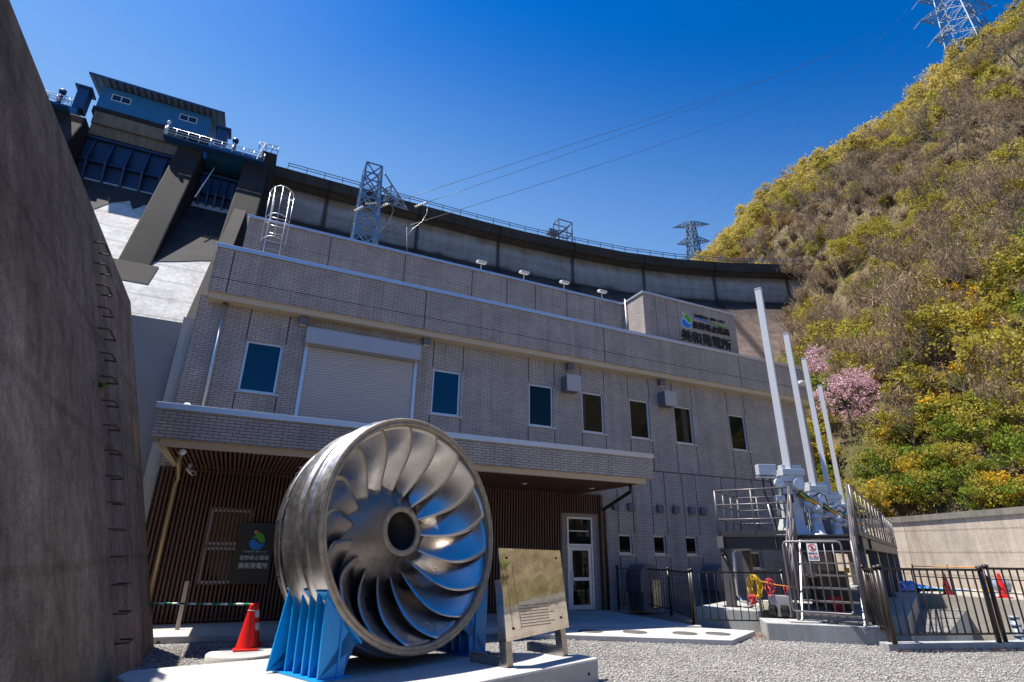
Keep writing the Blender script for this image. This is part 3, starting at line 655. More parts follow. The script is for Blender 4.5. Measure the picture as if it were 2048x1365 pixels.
TA, TE = R_(155.63), R_(6.5)
TC = Vector((2.327,7.877,1.981)); TX = Vector((math.sin(TA)*math.cos(TE), math.cos(TA)*math.cos(TE), math.sin(TE)))
E1 = Vector((math.cos(TA), -math.sin(TA), 0)); E2 = E1.cross(TX)
T = thing('turbine_runner', 'huge polished steel Francis turbine wheel standing on blue saddles', 'turbine wheel', (2.327,7.877,PZ))
def TP(r, th, o): return TC+TX*o+(E1*math.cos(th)+E2*math.sin(th))*r
def tl(prof, name, m, par=T, n=128, closed=False): return MB().lathe(prof, TC, TX, E1, n, closed=closed).build(name, m, par)
tl([(1.455,-.02),(1.46,0),(1.50,.004),(1.503,-.004),(1.508,-.004),(1.511,.004),(1.545,.0),(1.561,-.014)], 'rim_face', STEEL_FACE)
tl([(1.561,-.0145),(1.566,-.03),(1.566,-.215),(1.575,-.225),(1.592,-.232),(1.592,-.365),(1.58,-.375),(1.545,-.385),(1.545,-.49),(1.575,-.505),(1.58,-.52),(1.578,-.80),(1.56,-.82),(1.47,-.80),(1.46,-.55),(1.455,-.3),(1.455,-.0205)], 'band', STEEL_BAND)
crown = tl([(.345,-.36),(.37,-.42),(.46,-.56),(.60,-.70),(.77,-.84),(.97,-.95),(1.18,-1.015),(1.40,-1.02),(1.50,-.985),(1.525,-.99),(1.53,-1.02),(1.52,-1.10),(1.42,-1.17),(1.1,-1.2),(.3,-1.2)], 'crown', STEEL_CROWN)
tl([(.262,-.39),(.262,-.362),(.27,-.352),(.335,-.352),(.345,-.361)], 'hub_ring', STEEL_FACE, crown)
tl([(.262,-.39),(.262,-.62),(.235,-.625),(.235,-1.15),(.001,-1.15)], 'hub_bore', mat('dark bore', (.05,.045,.045), .5, .3), crown)
NB = 17; nu, nv = 26, 18
def blade(th0):
    mb = MB()
    for i in range(nu+1):
        u = (i/nu)**1.15
        for j in range(nv+1):
            v = j/nv
            # meridional curves from outlet (u=0) to inlet (u=1)
            rb, ob = 1.452+.004*u, -.06-.62*u**1.55
            rc = .58+.82*u**1.2; oc = -.69-.33*(1-(1-u)**1.7)
            r = rc+(rb-rc)*v+.10*math.sin(math.pi*v)*(1-u); o = oc+(ob-oc)*v**(1.0+.25*(1-u))+.05*math.sin(math.pi*v)*(1-u)
            th = th0+R_(9)*math.sin(math.pi*(1-v)*.8)*(1-.5*u)+R_(4)*(1-v)-R_(66)*(u**.80)*(1-.2*(1-v))
            mb.v.append(tuple(TP(r, th, o)))
    w = nv+1
    for i in range(nu):
        for j in range(nv):
            mb.f.append((i*w+j,(i+1)*w+j,(i+1)*w+j+1,i*w+j+1)); mb.mi.append(0); mb.sm.append(True)
    return mb
for k in range(NB): blade(R_(171)+k*2*math.pi/NB).build('blade', STEEL_BLADE, T, solid=.014)
for k in range(14):
    th = 2*math.pi*k/14+.1; p = TP(1.525,th,-1.06); d = E1*math.cos(th)+E2*math.sin(th)
    MB().cyl(p,p+d*.016,.022,n=10).build('balance_hole', DARKIN, crown)

def saddle(side, label):
    s = thing('saddle_stand', label, 'stand', (TC.x+E1.x*side*1.2, TC.y+E1.y*side*1.2, PZ), 'blue steel saddles under the turbine wheel')
    EH = Vector((E1.x, E1.y, 0)); AH = Vector((TX.x, TX.y, 0)).normalized(); base = Vector((TC.x, TC.y, 0))
    def Q(a, o, z): return base+EH*(side*a)+AH*o+Vector((0,0,z))
    tilt = .113
    def oz(o, z): return o+tilt*(1.98-z)
    # contact plate tangent to the band
    P = [(1.375,1.235),(.855,.655)]; nrm = Vector((P[0][1]-P[1][1], -(P[0][0]-P[1][0]))); nrm.normalize()
    th_ = .035
    for (a0,z0),(a1,z1) in ((P[0],P[1]),):
        a0b, z0b, a1b, z1b = a0+nrm.x*th_, z0+nrm.y*th_, a1+nrm.x*th_, z1+nrm.y*th_
        f0, f1 = -.02, -.90
        pts = [Q(a0,oz(f0,z0),z0),Q(a1,oz(f0,z1),z1),Q(a1b,oz(f0,z1b),z1b),Q(a0b,oz(f0,z0b),z0b)]
        pte = [Q(a0,oz(f1,z0),z0),Q(a1,oz(f1,z1),z1),Q(a1b,oz(f1,z1b),z1b),Q(a0b,oz(f1,z0b),z0b)]
        MB().add(pts+pte, [(0,1,2,3),(7,6,5,4),(0,4,5,1),(1,5,6,2),(2,6,7,3),(3,7,4,0)]).build('contact_plate', BLUE, s, bevel=.006)
    for o in (-.04,-.22,-.37,-.55,-.74,-.88):
        wo = 1.37 if o > -.8 else 1.52; lo = 1.03
        poly = [(wo,PZ+.02),(lo,PZ+.02),(lo-.02,.78),(P[1][0]+nrm.x*th_+.07,P[1][1]+nrm.y*th_+.07),(P[0][0]+nrm.x*th_-.02,P[0][1]+nrm.y*th_-.03)]
        pts = [Q(a, oz(o, 1.0)+.0, z) for a, z in poly]
        MB().prism(pts, AH*-.028).build('rib', BLUE, s, bevel=.004)
    b0, b1 = oz(.0,1.0), oz(-.92,1.0)
    MB().prism([Q(1.12,b0-.02,PZ+.02),Q(1.12,b1+.02,PZ+.02),Q(1.12,b1+.02,.93),Q(1.12,b0-.02,.93)], EH*side*.02).build('web_plate', BLUE, s)
    MB().prism([Q(1.42,b0+.01,PZ+.002),Q(.96,b0+.01,PZ+.002),Q(.96,b1-.02,PZ+.002),Q(1.42,b1-.02,PZ+.002)], (0,0,.02)).build('base_plate', BLUE, s)
saddle(1, 'bright blue steel saddle under the left side of the turbine wheel, facing the red cone')
saddle(-1, 'bright blue steel saddle under the right side of the turbine wheel, behind the information board')

# information board: mirror polished plate on two steel legs
I = thing('information_board', 'mirror polished steel information board on two square steel legs', 'sign', (4.05,7.45,PZ))
PL, PR = Vector((3.43,7.18,0)), Vector((4.66,7.72,0)); pd = (PR-PL).normalized(); pn = Vector((pd.y,-pd.x,0)); lean = .135
def IP(a, z, d): return PL+pd*a-pn*(lean*(z-.3))+pn*d+Vector((0,0,z))
Lw = (PR-PL).length
mb = MB(); a0, a1 = -.03, Lw+.03
F_ = [IP(a0,.60,.0),IP(a1,.66,.0),IP(a1,1.71,.0),IP(a0,1.725,.0)]; Bk = [p-pn*.02 for p in F_]
mb.add(F_+Bk, [(0,1,2,3),(7,6,5,4),(0,4,5,1),(1,5,6,2),(2,6,7,3),(3,7,4,0)]); pan = mb.build('panel', MIRROR, I)
for a, z in ((.13,.74),(Lw-.14,.80),(.10,1.60),(Lw-.10,1.60)):
    MB().cyl(IP(a,z,.002),IP(a,z,.012),.016,n=12).build('bolt', RUST, pan)
ETCH = mat('etched grey text', (.27,.235,.19), .7)
mb = MB(); mb.quad(IP(.288,.735,.0012),IP(.292,.735,.0012),IP(.292,1.005,.0012),IP(.288,1.005,.0012))
for r_ in range(8):
    mb.quad(IP(.288,.9945-r_*.036,.0012),IP(.9,.9945-r_*.036,.0012),IP(.9,.9965-r_*.036,.0012),IP(.288,.9965-r_*.036,.0012))
for r_ in range(8):
    a = .30; z = .99-r_*.036
    end = (.92 if r_ % 3 else 1.06)
    while a < end:
        w_ = random.uniform(.012,.03); mb.quad(IP(a,z,.0015),IP(a+w_,z,.0015),IP(a+w_,z+.013,.0015),IP(a,z+.013,.0015)); a += w_+.009
mb.build('etched_text', ETCH, pan)
mb = MB()
for (a,z),(c,e) in (((.12,.72),(.06,1.50)),((.30,.72),(.20,1.50)),((.12,.72),(.30,.72)),((.245,1.12),(.28,1.12))):
    mb.bar(IP(a,z,.0015),IP(c,e,.0015),.004,.002)
mb.build('etched_line', ETCH, pan)
for a in (.06, Lw-.07):
    lg = MB()
    def LP(a_, z, d): return PL+pd*a_-pn*(lean*(z-.3))+pn*d+Vector((0,0,z))
    c0, c1 = LP(a,PZ,-.10), LP(a,1.32,-.10)
    lg.bar(c0, c1, .12, .12, upv=pn); leg = lg.build('leg', BRUSH, I, bevel=.006)
    f0 = Vector((c0.x,c0.y,PZ+.062)); MB().bar(f0-pn*.06, f0-pn*.62, .12, .115).build('foot', BRUSH, leg, bevel=.006)

# ------------------------------------------------------------------ cones, bar, stake
def cone(name_label, loc, m, h=.70, band=False, group=None):
    c = thing('traffic_cone', name_label, 'traffic cone', loc, group); x, y, z = loc
    MB().lathe([(.155,.035),(.15,.05),(.045,h-.05),(.04,h-.015),(.028,h),(.001,h+.002)], loc, n=28).build('cone_body', m, c)
    b = MB(); b.box(x-.19,x+.19,y-.19,y+.19,z+.003,z+.035); b.build('base', m, c, bevel=.012)
    if band:
        for q in (.26,.47):
            r0, r1 = .157-.11*(q-.035)/(h-.085), .157-.11*(q+.12-.035)/(h-.085)
            MB().lathe([(r0,q),(r1,q+.12)], loc, n=28).build('white_band', WHITE, c)
    return c
cone('red cone holding the green and white bar beside the left blue saddle', (.50,11.30,.10), RED)
MB().lathe([(.052,.585),(.06,.595),(.052,.605)], (.50,11.30,.10), n=20).build('white_ring', WHITE, bpy.data.objects['traffic_cone'])
cone('red cone with white bands half hidden behind the bar cone', (.62,12.35,.02), RED, .72, True)
cone('red cone with white bands seen through the turbine blades', (3.02,11.5,.0), RED, .72, True)
cone('green cone seen through the turbine blades', (3.62,11.7,.0), GREEN, .74)
cone('small plain red cone beside the green cone behind the turbine', (4.02,11.55,0), RED, .6)
d_ = thing('round_slab', 'round concrete shaft cover under the red cone', 'cover', (.46,11.1,0)); MB().lathe([(.0,.10),(.36,.10)], (.46,11.1,0), n=40).build('cover_top', CONC_BLOCK, d_); MB().lathe([(.36,.1001),(.52,.1),(.54,.085),(.54,-.02)], (.46,11.1,0), n=40).build('collar', CONC_NEW, d_)
bar_ = thing('barrier_bar', 'green and white striped bar reaching from the left wall to the red cone', 'barrier bar', (-.3,12,.75))
a, c = Vector((-1.13,12.35,.76)), Vector((.50,11.30,.79)); nseg = 13
for k in range(nseg):
    MB().cyl(a+(c-a)*k/nseg, a+(c-a)*(k+1)/nseg, .017, n=10).build('stripe', GREEN if k % 2 == 0 else WHITE, bar_)
t_ = thing('marker_stake', 'bare wooden stake standing before the slatted wall', 'stake', (-.70,14.3,.1)); MB().box(-.745,-.665,14.28,14.32,.09,1.03).build('stake', mat('pale wood', (.42,.36,.29), .8), t_); MB().box(-.745,-.665,14.279,14.321,1.031,1.09).build('stake_tip', BLACKP, t_)

# ------------------------------------------------------------------ railings
def railing(name, label, pts, z0, z1, m, nb, post_r=.038, cap=True, group=None, rail=.028, bal=.011):
    f = thing(name, label, 'railing', (pts[0][0], pts[0][1], z0), group)
    for i, (x, y) in enumerate(pts):
        p = MB().cyl((x,y,z0),(x,y,z1+.03),post_r,n=12); p.lathe([(post_r*1.35,z1+.03),(post_r*1.35,z1+.065),(post_r*.5,z1+.085),(.001,z1+.09)], (x,y,0), n=12); p.build('post', m, f)
        if i:
            a, c = Vector((*pts[i-1],0)), Vector((x,y,0)); zb = z0+.16
            MB().bar(a+Vector((0,0,z1)), c+Vector((0,0,z1)), rail*1.6, rail*1.3).build('top_rail', m, f)
            MB().bar(a+Vector((0,0,zb)), c+Vector((0,0,zb)), rail, rail).build('bottom_rail', m, f)
            k = max(2, round((c-a).length/.19))
            for j in range(1, k):
                q = a+(c-a)*j/k; MB().tube([q+Vector((0,0,zb)), q+Vector((0,0,z1))], bal, 6).build('baluster', m, f)
    return f
railing('railing', 'black railing from the tank slab towards the platform stairs', [(10.35,11.36),(12.35,10.40)], .08, 1.30, BLACKP, 12)
railing('railing', 'black railing running back from the tank slab to the wall', [(10.36,11.45),(11.29,13.33),(11.75,14.83),(10.93,15.25)], .12, 1.28, BLACKP, 12)
MB().lathe([(.001,.13),(.1,.13),(.13,.10),(.13,.0)], (10.35,11.36,.0), n=20).build('post_foot', CONC_NEW, bpy.data.objects['railing'])
railing('railing', 'brown railing on the kerb in front of the pit', [(11.86,7.62),(14.15,6.98)], .13, 1.47, BROWNP, 12, .05, rail=.036, bal=.018)
railing('railing', 'brown railing gate at the right edge of the frame', [(14.32,6.95),(17.2,6.1)], .13, 1.50, BROWNP, 12, .045, rail=.036, bal=.018)
railing('railing', 'short brown railing between kerb post and stairs', [(11.97,7.78),(12.75,8.55)], .13, 1.45, BROWNP, 12, .045, rail=.036, bal=.018)
k_ = MB(); k_.prism([(11.72,7.66,-.02),(14.6,6.82,-.02),(22,4.65,-.02),(22,4.9,-.02),(14.7,7.06,-.02),(11.8,7.90,-.02)], (0,0,.16)); tag(k_.build('kerb', CONC_BLOCK, bevel=.015), 'low concrete kerb under the brown railing', 'kerb', kind='structure')
t_ = thing('drain_cap', 'small white pipe stub on the kerb beside the railing post', 'pipe', (12.0,7.74,.14)); MB().tube([(12.0,7.74,.13),(12.0,7.74,.27)], .035, 12).build('pipe', WHITE, t_); MB().tube([(12.0,7.74,.27),(12.0,7.74,.30)], .045, 12).build('cap', WHITE, t_)

# ------------------------------------------------------------------ platform
FR = Vector((13.44,8.9,0)); UU = Vector((-.485,.8746,0)); VV = Vector((.8746,.4848,0))
def F(u, v, z): return FR+UU*u+VV*v+Vector((0,0,z))
PF = thing('service_platform', 'grey brown steel platform on columns with railings and stairs', 'platform', (12.6,10.35,0))
DZ = 2.20; UL, ULB, VL = 3.35, 2.2, 18.4
def fb(u0,u1,v0,v1,z0,z1,name,m,par=PF,bevel=0):
    P = [F(u0,v0,z0),F(u1,v0,z0),F(u1,v1,z0),F(u0,v1,z0),F(u0,v0,z1),F(u1,v0,z1),F(u1,v1,z1),F(u0,v1,z1)]
    return MB().add(P, [(0,3,2,1),(4,5,6,7),(0,1,5,4),(1,2,6,5),(2,3,7,6),(3,0,4,7)]).build(name, m, par, bevel)
fb(.02,UL-.02,.02,2.5,DZ-.03,DZ,'deck',PLATD); fb(.02,ULB-.02,2.5,VL,DZ-.03,DZ-.001,'deck',PLATD)
def ibeam(p, q, h, w, name='beam', m=PLATD):
    p, q = Vector(p), Vector(q); mb = MB(); dz = Vector((0,0,1))
    mb.bar(p-dz*.006, q-dz*.006, w, .012); mb.bar(p-dz*(h-.006), q-dz*(h-.006), w, .012); mb.bar(p-dz*h/2, q-dz*h/2, .012, h-.024); return mb.build(name, m, PF)
zt = DZ-.032
ibeam(F(0,.06,zt),F(UL,.06,zt),.30,.15); ibeam(F(.06,.14,zt),F(.06,VL,zt),.30,.15); ibeam(F(UL-.06,.14,zt),F(UL-.06,2.44,zt),.30,.15); ibeam(F(ULB-.06,2.5,zt),F(ULB-.06,VL,zt),.30,.15); ibeam(F(0,2.46,zt),F(UL,2.46,zt),.30,.15)
for v in (5.5,8.5,11.5,15,18.3): ibeam(F(.14,v,zt),F(ULB-.14,v,zt),.30,.15)
for u in (.9,1.9): fb(u,u+.012,.0,.055,DZ-.32,DZ-.045,'stiffener',PLATP)
fb(UL-.16,UL+.0,-.08,-.02,DZ-.33,DZ-.03,'end_plate',PLATP)
for u, v in ((UL-.13,.15),(.13,.25),(UL-.13,2.3),(.13,4.2),(ULB-.13,5.5),(.13,8.5),(ULB-.13,11.5),(.13,12.5),(.13,16.5),(ULB-.13,18)):
    big = .15 if v > .2 and u < .5 else .12
    fb(u-big/2-.05,u+big/2+.05,v-.11,v+.11,.47,DZ-.335,'column',mat('platform column paint', (.10,.092,.094), .45) if 'platform column paint' not in bpy.data.materials else bpy.data.materials['platform column paint']); fb(u-.19,u+.19,v-.19,v+.19,.452,.469,'base_plate',PLATD)
# foundation mass
t_ = thing('platform_foundation', 'grey concrete foundation under the steel platform', 'foundation', (15,11,-1.5))
P = [F(3.9,-.9,-1.5),F(1.9,.35,-1.5),F(-1.62,.35,-1.5),F(-1.62,19,-1.5),F(2.0,19,-1.5),F(2.3,4,-1.5),F(3.9,4,-1.5)]
MB().prism([F(3.95,-.62,-.1),F(2.35,-.62,-.1),F(2.35,.34,-.1),F(3.95,.34,-.1)], (0,0,.55)).build('front_footing', CONC_BLOCK, t_, bevel=.02)
MB().prism([F(3.9,.345,-1.5),F(-.55,.345,-1.5),F(-.55,19,-1.5),F(2.1,19,-1.5),F(2.1,4,-1.5),F(3.9,4,-1.5)], (0,0,1.95)).build('foundation_block', CONC_BLOCK, t_)
# railings of the platform
def rails(pts, zs=(.40,.78,1.16), post=None, toe=True):
    for i in range(len(pts)-1):
        a, c = pts[i], pts[i+1]
        for z in zs: MB().tube([a+Vector((0,0,z)), c+Vector((0,0,z))], .021, 8).build('rail', PLATP, PF)
        k = max(1, round((c-a).length/(post or 1.1)))
        for j in range(k+1):
            if j == 0 and i: continue
            q = a+(c-a)*j/k; MB().tube([q, q+Vector((0,0,zs[-1]))], .021 if j % 4 else .03, 8).build('rail_post', PLATP, PF)
        if toe: MB().bar(a+Vector((0,0,.06)), c+Vector((0,0,.06)), .008, .10).build('toe_board', PLATD, PF)
Zd = lambda u, v: F(u, v, DZ)
rails([Zd(1.42,.05),Zd(UL-.04,.05)], post=.95); rails([Zd(UL-.04,.05),Zd(UL-.04,2.4)], post=.8); rails([Zd(UL-.04,2.42),Zd(ULB,2.42)], post=.6)
rails([Zd(.05,.06),Zd(.05,VL-.05)], post=1.3); rails([Zd(ULB-.04,2.5),Zd(ULB-.04,VL-.05)], post=1.2)
# stairs
st = 7; v0, zb = -1.38, .36
for k in range(st):
    f_ = (k+.6)/st; v = v0+(-.05-v0)*f_; z = zb+(DZ-zb)*f_
    fb(.2,1.3,v-.10,v+.10,z-.035,z,'tread',PLATP)
for u in (.16,1.34):
    a, c = F(u,v0-.03,zb-.06), F(u,-.03,DZ-.1)
    mb = MB(); n_ = UU*.012; hh = Vector((0,0,.24))
    P = [a-n_,c-n_,c-n_+hh*0-Vector((0,0,.20)),a-n_-Vector((0,0,.0))+VV*.14]
    mb.add([a-n_, a+n_, c-n_, c+n_, a-n_+VV*.17, a+n_+VV*.17, c-n_-Vector((0,0,.24)), c+n_-Vector((0,0,.24))], [(0,1,3,2),(4,6,7,5),(0,4,5,1),(2,3,7,6),(0,2,6,4),(1,5,7,3)])
    mb.build('stair_stringer', GALV, PF)
    ub = u+(.06 if u > 1 else -.06)
    for off in (0., .40, .74):
        MB().tube([F(ub,v0-.05,2.0-off),F(ub,v0+.02,2.02-off),F(ub,-.02,DZ+1.16-off)], .021, 8).build('hand_rail', PLATP, PF)
    for k in range(4):
        v = v0-.03+k*.45; zz = 2.0+max(0, (v-v0))*(1.36/1.36)
        s_ = max(0, (v-v0))/(-v0); MB().tube([F(ub,v,.36 if k == 0 else zb+(DZ-zb)*s_-.15),F(ub,v,2.02+1.34*s_)], .03 if k in (0,3) else .021, 8).build('stair_post', PLATP, PF)
# gate across the foot of the stairs
G = thing('stair_gate', 'grey tube gate with a white warning sign closing the stairs', 'gate', tuple(F(.75,v0-.08,.5)))
vg = v0-.10
def gp(u, z): return F(u, vg, z)
g0, g1 = .30, 1.47
MB().tube([gp(g0,.62),gp(g0,1.92),gp(g0+.03,1.985),gp(g0+.09,2.0),gp(g1-.09,2.0),gp(g1-.03,1.985),gp(g1,1.92),gp(g1,.62),gp(g1-.02,.58),gp(g1-.06,.56),gp(g0+.06,.56),gp(g0+.02,.58),gp(g0,.62)], .024, 8).build('gate_frame', PLATP, G)
for k in range(1, 7): u = g0+(g1-g0)*k/7; MB().tube([gp(u,.57),gp(u,2.0)], .014, 8).build('gate_bar', PLATP, G)
for z in (1.62,.9): MB().obox(gp(g1+.03,z), UU*.05, VV*.02, (0,0,.04)).build('hinge', PLATD, G)
MB().obox(gp(g0-.02,1.42), UU*.05, VV*.03, (0,0,.05)).build('latch', BRASS, G)
Sg = thing('warning_sign', 'white no entry sign with red ring hanging on the stair gate', 'sign', tuple(gp(.9,1.5)))
vg2 = vg-.03
o0 = F(.98, vg2, 1.60); ux = -UU*.68; uz = Vector((0,0,.68)); un = -VV
MB().obox(o0+ux*.16+uz*.265, ux*.16, un*.003, uz*.265).build('plate', WHITE, Sg)
ctr = o0+ux*.16+uz*.405
mb = MB(); n = 32
for k in range(n):
    t0, t1 = 2*math.pi*k/n, 2*math.pi*(k+1)/n; q = lambda r, t: ctr+un*.006+ux*(r*math.cos(t))+uz*(r*math.sin(t))
    mb.quad(q(.095,t0),q(.095,t1),q(.115,t1),q(.115,t0))
mb.bar(ctr+un*.008+ux*.068-uz*.068, ctr+un*.008-ux*.068+uz*.068, .018, .002, upv=un); mb.build('red_ring', RED, Sg)
mb = MB(); c2 = ctr+un*.005
mb.prism([c2+uz*.045+ux*(.018*math.cos(t))+uz*(.018*math.sin(t)) for t in np.linspace(0,6.28,12,False)], un*.001)
for a, c, w_ in (((0,.02),(-.005,-.02),.03),((-.005,-.02),(.03,-.07),.014),((-.005,-.02),(-.03,-.07),.014),((0,.015),(.035,-.01),.011),((0,.015),(-.035,0),.011)):
    mb.bar(c2+ux*a[0]+uz*a[1], c2+ux*c[0]+uz*c[1], w_, .002, upv=un)
mb.build('walking_figure', LETB, Sg)
textmesh('関係者以外', .055, LETB, 'black_lettering', Sg, o0+ux*.03+uz*.205+un*.006, ux, uz, .26, .002, .001)
textmesh('立入禁止', .085, RED, 'red_lettering', Sg, o0+ux*.02+uz*.09+un*.006, ux, uz, .28, .002, .002)
MB().obox(o0+ux*.16+uz*.055+un*.005, ux*.13, un*.001, uz*.006).build('underline', LETB, Sg)
# concrete step block under the stairs
t_ = thing('step_block', 'pale grey concrete block at the foot of the platform stairs', 'concrete block', (11.6,8.9,0))
MB().prism([(10.72,9.60,-.02),(12.50,8.10,-.02),(13.2,8.92,-.02),(11.42,10.42,-.02)], (0,0,.36)).build('block', CONC_BLOCK, t_, bevel=.015)
mb = MB(); mb.prism([(11.25,9.42,.3405),(11.72,9.03,.3405),(12.0,9.36,.3405),(11.53,9.75,.3405)], (0,0,.035)); mb.prism([(11.95,8.78,.3405),(12.3,8.48,.3405),(12.6,8.83,.3405),(12.25,9.13,.3405)], (0,0,.03)); mb.build('bearing_pad', CONC_NEW, t_, bevel=.01)
# hoists with tall square poles
MR, MBk = Vector((.904,-.427,0)), Vector((.427,.904,0))
HL = ['grey gate hoist with the tallest looking white pole, nearest the stairs','grey gate hoist with a white pole, second from the stairs','grey gate hoist with a white pole, third from the stairs','grey gate hoist with a white pole, farthest from the stairs']
def hoist(loc, label):
    h = thing('gate_hoist', label, 'hoist', (*loc, DZ), 'gate hoists with tall white poles'); O = Vector((*loc, 0))
    def M(a, d, z): return O+MR*a+MBk*d+Vector((0,0,z))
    def mbx(a0,a1,d0,d1,z0,z1,name,m=MACH,par=h,bevel=.008): return MB().obox(M((a0+a1)/2,(d0+d1)/2,(z0+z1)/2), MR*(a1-a0)/2, MBk*(d1-d0)/2, (0,0,(z1-z0)/2)).build(name, m, par, bevel)
    p = MB(); p.obox(M(-.02,0,6.5), UU*.09, VV*.09, (0,0,2.85)); po = p.build('pole', LETW, h, bevel=.006)
    MB().obox(M(-.02,0,9.362), UU*.098, VV*.098, (0,0,.012)).build('pole_cap', LETW, po); MB().tube([M(.0,-.1,8.75),M(.03,-.13,8.68)], .012, 6).build('eye_bolt', GALV, po)
    mbx(-.24,.36,-.15,.25,3.74,3.90,'motor_cover'); mbx(-.20,.34,-.05,.2,3.905,4.02,'motor_cover')
    mbx(-.86,-.38,-.1,.12,3.74,4.02,'junction_box'); mbx(-.9,-.3,-.06,.08,3.655,3.70,'bracket',GALV)
    for a in (-.8,-.62,-.45): MB().tube([M(a,0,3.74),M(a,0,3.62)], .03, 8).build('cable_gland', GALV, h)
    mbx(-.3,.32,-.1,.3,3.58,3.735,'frame_head'); mbx(-.36,-.22,-.05,.1,3.5,3.62,'frame_lug',BLACKR)
    MB().tube([M(.14,-.12,3.5),M(.14,.35,3.5)], .17, 24).build('gear_case', MACH, h); d = MB().tube([M(.14,-.17,3.5),M(.14,-.125,3.5)], [.145,.155], 24).build('gear_cover', WHITE, h)
    for k in range(6): t = k*math.pi/3; MB().tube([M(.14+.12*math.cos(t),-.185,3.5+.12*math.sin(t)),M(.14+.12*math.cos(t),-.172,3.5+.12*math.sin(t))], .013, 8).build('bolt', GALV, d)
    MB().tube([M(-.40,-.2,3.52),M(-.40,.0,3.52)], .115, 24).build('position_dial', WHITE, h); MB().bar(M(-.46,-.204,3.515),M(-.34,-.204,3.522),.012,.004).build('dial_mark', BLACKR, h)
    MB().tube([M(-.40,-.1,3.40),M(-.40,-.1,3.2)], .022, 8).build('dial_stem', GALV, h); mbx(-.52,-.28,-.15,.05,3.05,3.2,'dial_base'); mbx(-.24,-.04,-.1,.1,3.02,3.24,'limit_box',BLACKR)
    mbx(-.26,.02,-.02,.26,DZ+.02,3.58,'body_column'); mbx(.05,.24,.05,.3,DZ+.02,3.3,'body_column',GALV)
    q = MB(); q.add([M(-.3,-.05,DZ+.45),M(.05,-.05,DZ+.45),M(.05,.3,DZ+.45),M(-.3,.3,DZ+.45),M(-.42,-.15,DZ+.01),M(.3,-.15,DZ+.01),M(.3,.4,DZ+.01),M(-.42,.4,DZ+.01)], [(0,1,2,3),(7,6,5,4),(0,4,5,1),(1,5,6,2),(2,6,7,3),(3,7,4,0)]); q.build('pedestal', MACH, h)
    MB().tube([M(.16,-.05,3.30),M(.60,-.1,2.90)], [.085,.085], 16).build('hydraulic_rod', BRASS, h)
    MB().lathe([(.001,-.15),(.09,-.12),(.145,-.05),(.15,.02),(.12,.1),(.06,.14),(.001,.15)], M(.53,-.06,2.86), n=24).build('ball_joint', MACH, h); MB().tube([M(.45,-.06,2.95),M(.25,-.02,3.02)], .10, 14).build('joint_arm', MACH, h)
    MB().lathe([(.11,.55),(.12,.50),(.13,.48),(.13,.42),(.11,.40),(.12,.35),(.16,.05),(.2,.04),(.2,.01)], M(.50,-.05,DZ), n=24).build('joint_pedestal', MACH, h)
    mbx(.72,.95,.1,.3,DZ+.02,2.62,'pump_box',DARKBOX); MB().tube([M(.65,.1,2.98),M(.65,-.05,2.98)], .09, 18).build('pressure_gauge', WHITE, h); MB().tube([M(.55,.0,2.7),M(.75,.05,2.68),M(.9,.1,2.72)], .05, 10).build('valve', GALV, h)
    mbx(.60,.8,.3,.5,3.1,3.3,'switch_box'); MB().tube([M(.6,.1,3.2),M(.75,.05,3.3),M(.9,.05,3.22),M(.93,.06,3.05)], .016, 8).build('hose', BLACKR, h)
    MB().tube([M(-.74,.0,3.66),M(-.74,.02,3.3),M(-.60,.05,2.9),M(-.52,.05,DZ+.02)], .022, 8).build('cable', BLACKR, h); MB().tube([M(-.55,.0,3.66),M(-.50,.02,3.2),M(-.35,.05,2.85),M(-.22,.05,2.8),M(-.2,.0,3.05)], .018, 8).build('cable', BLACKR, h)
    MB().tube([M(-.68,.06,3.0),M(-.56,.1,DZ+.03)], .02, 8).build('cable_conduit', GALV, h)
    for k in range(4): MB().tube([M(.36+.05*k,.25,3.15-.13*k),M(.36+.05*k,.25,DZ+.05)], .018, 6).build('hydraulic_pipe', GALV, h)
    MB().tube([M(.24,.18,3.75),M(.34,.15,3.4),M(.37,.12,3.36)], [.012,.03,.02], 8).build('release_lever', WHITE, h)
    return h
HP = [(13.36,10.51),(17.22,12.68),(20.18,14.26),(24.12,16.49)]
h0 = hoist(HP[0], HL[0])
for p, lb in zip(HP[1:], HL[1:]): copy_tree(h0, loc=(*p, DZ), label=lb)
# clutter under the platform
t_ = thing('conduit_bundle', 'grey conduit pipe bending down the left platform column', 'conduit', (12.05,11.6,.5))
for k, dx in enumerate((0,.09)): MB().tube([F(UL-.75,.3-dx,1.86),F(UL-.38,.2-dx,1.84),F(UL-.33,.15-dx,1.75),F(UL-.33,.12-dx,.75),F(UL-.42,.1-dx,.6),F(UL-.7,.05-dx,.54)], .03, 8).build('pipe', GALV, t_)
t_ = thing('lamp_bracket', 'small black lamp bracket on the left platform column', 'lamp', tuple(F(UL-.1,-.02,1.5))); MB().tube([F(UL-.1,.02,1.72),F(UL-.12,-.08,1.70)], .05, 10).build('lamp', BLACKR, t_); MB().tube([F(UL-.13,-.05,1.7),F(UL-.30,-.06,1.35)], .025, 8).build('arm', BLACKP, t_)
def coil(name, label, c, m, r, n, seed, sq=1.):
    rr = random.Random(seed); t_ = thing(name, label, 'rope', tuple(c)); mb = MB(); c = Vector(c)
    for k in range(n):
        ph = rr.uniform(-.5,.5); pts = []
        for j in range(13):
            t = 2*math.pi*j/12; pts.append(c+UU*((r*.45)*math.cos(t)+rr.uniform(-.03,.03)+ph*.12)+Vector((0,0,r*sq*math.sin(t)*(1+ph*.4)-abs(ph)*.1))+VV*(rr.uniform(-.05,.05)))
        mb.tube(pts, .013, 5)
    mb.build('coil', m, t_)
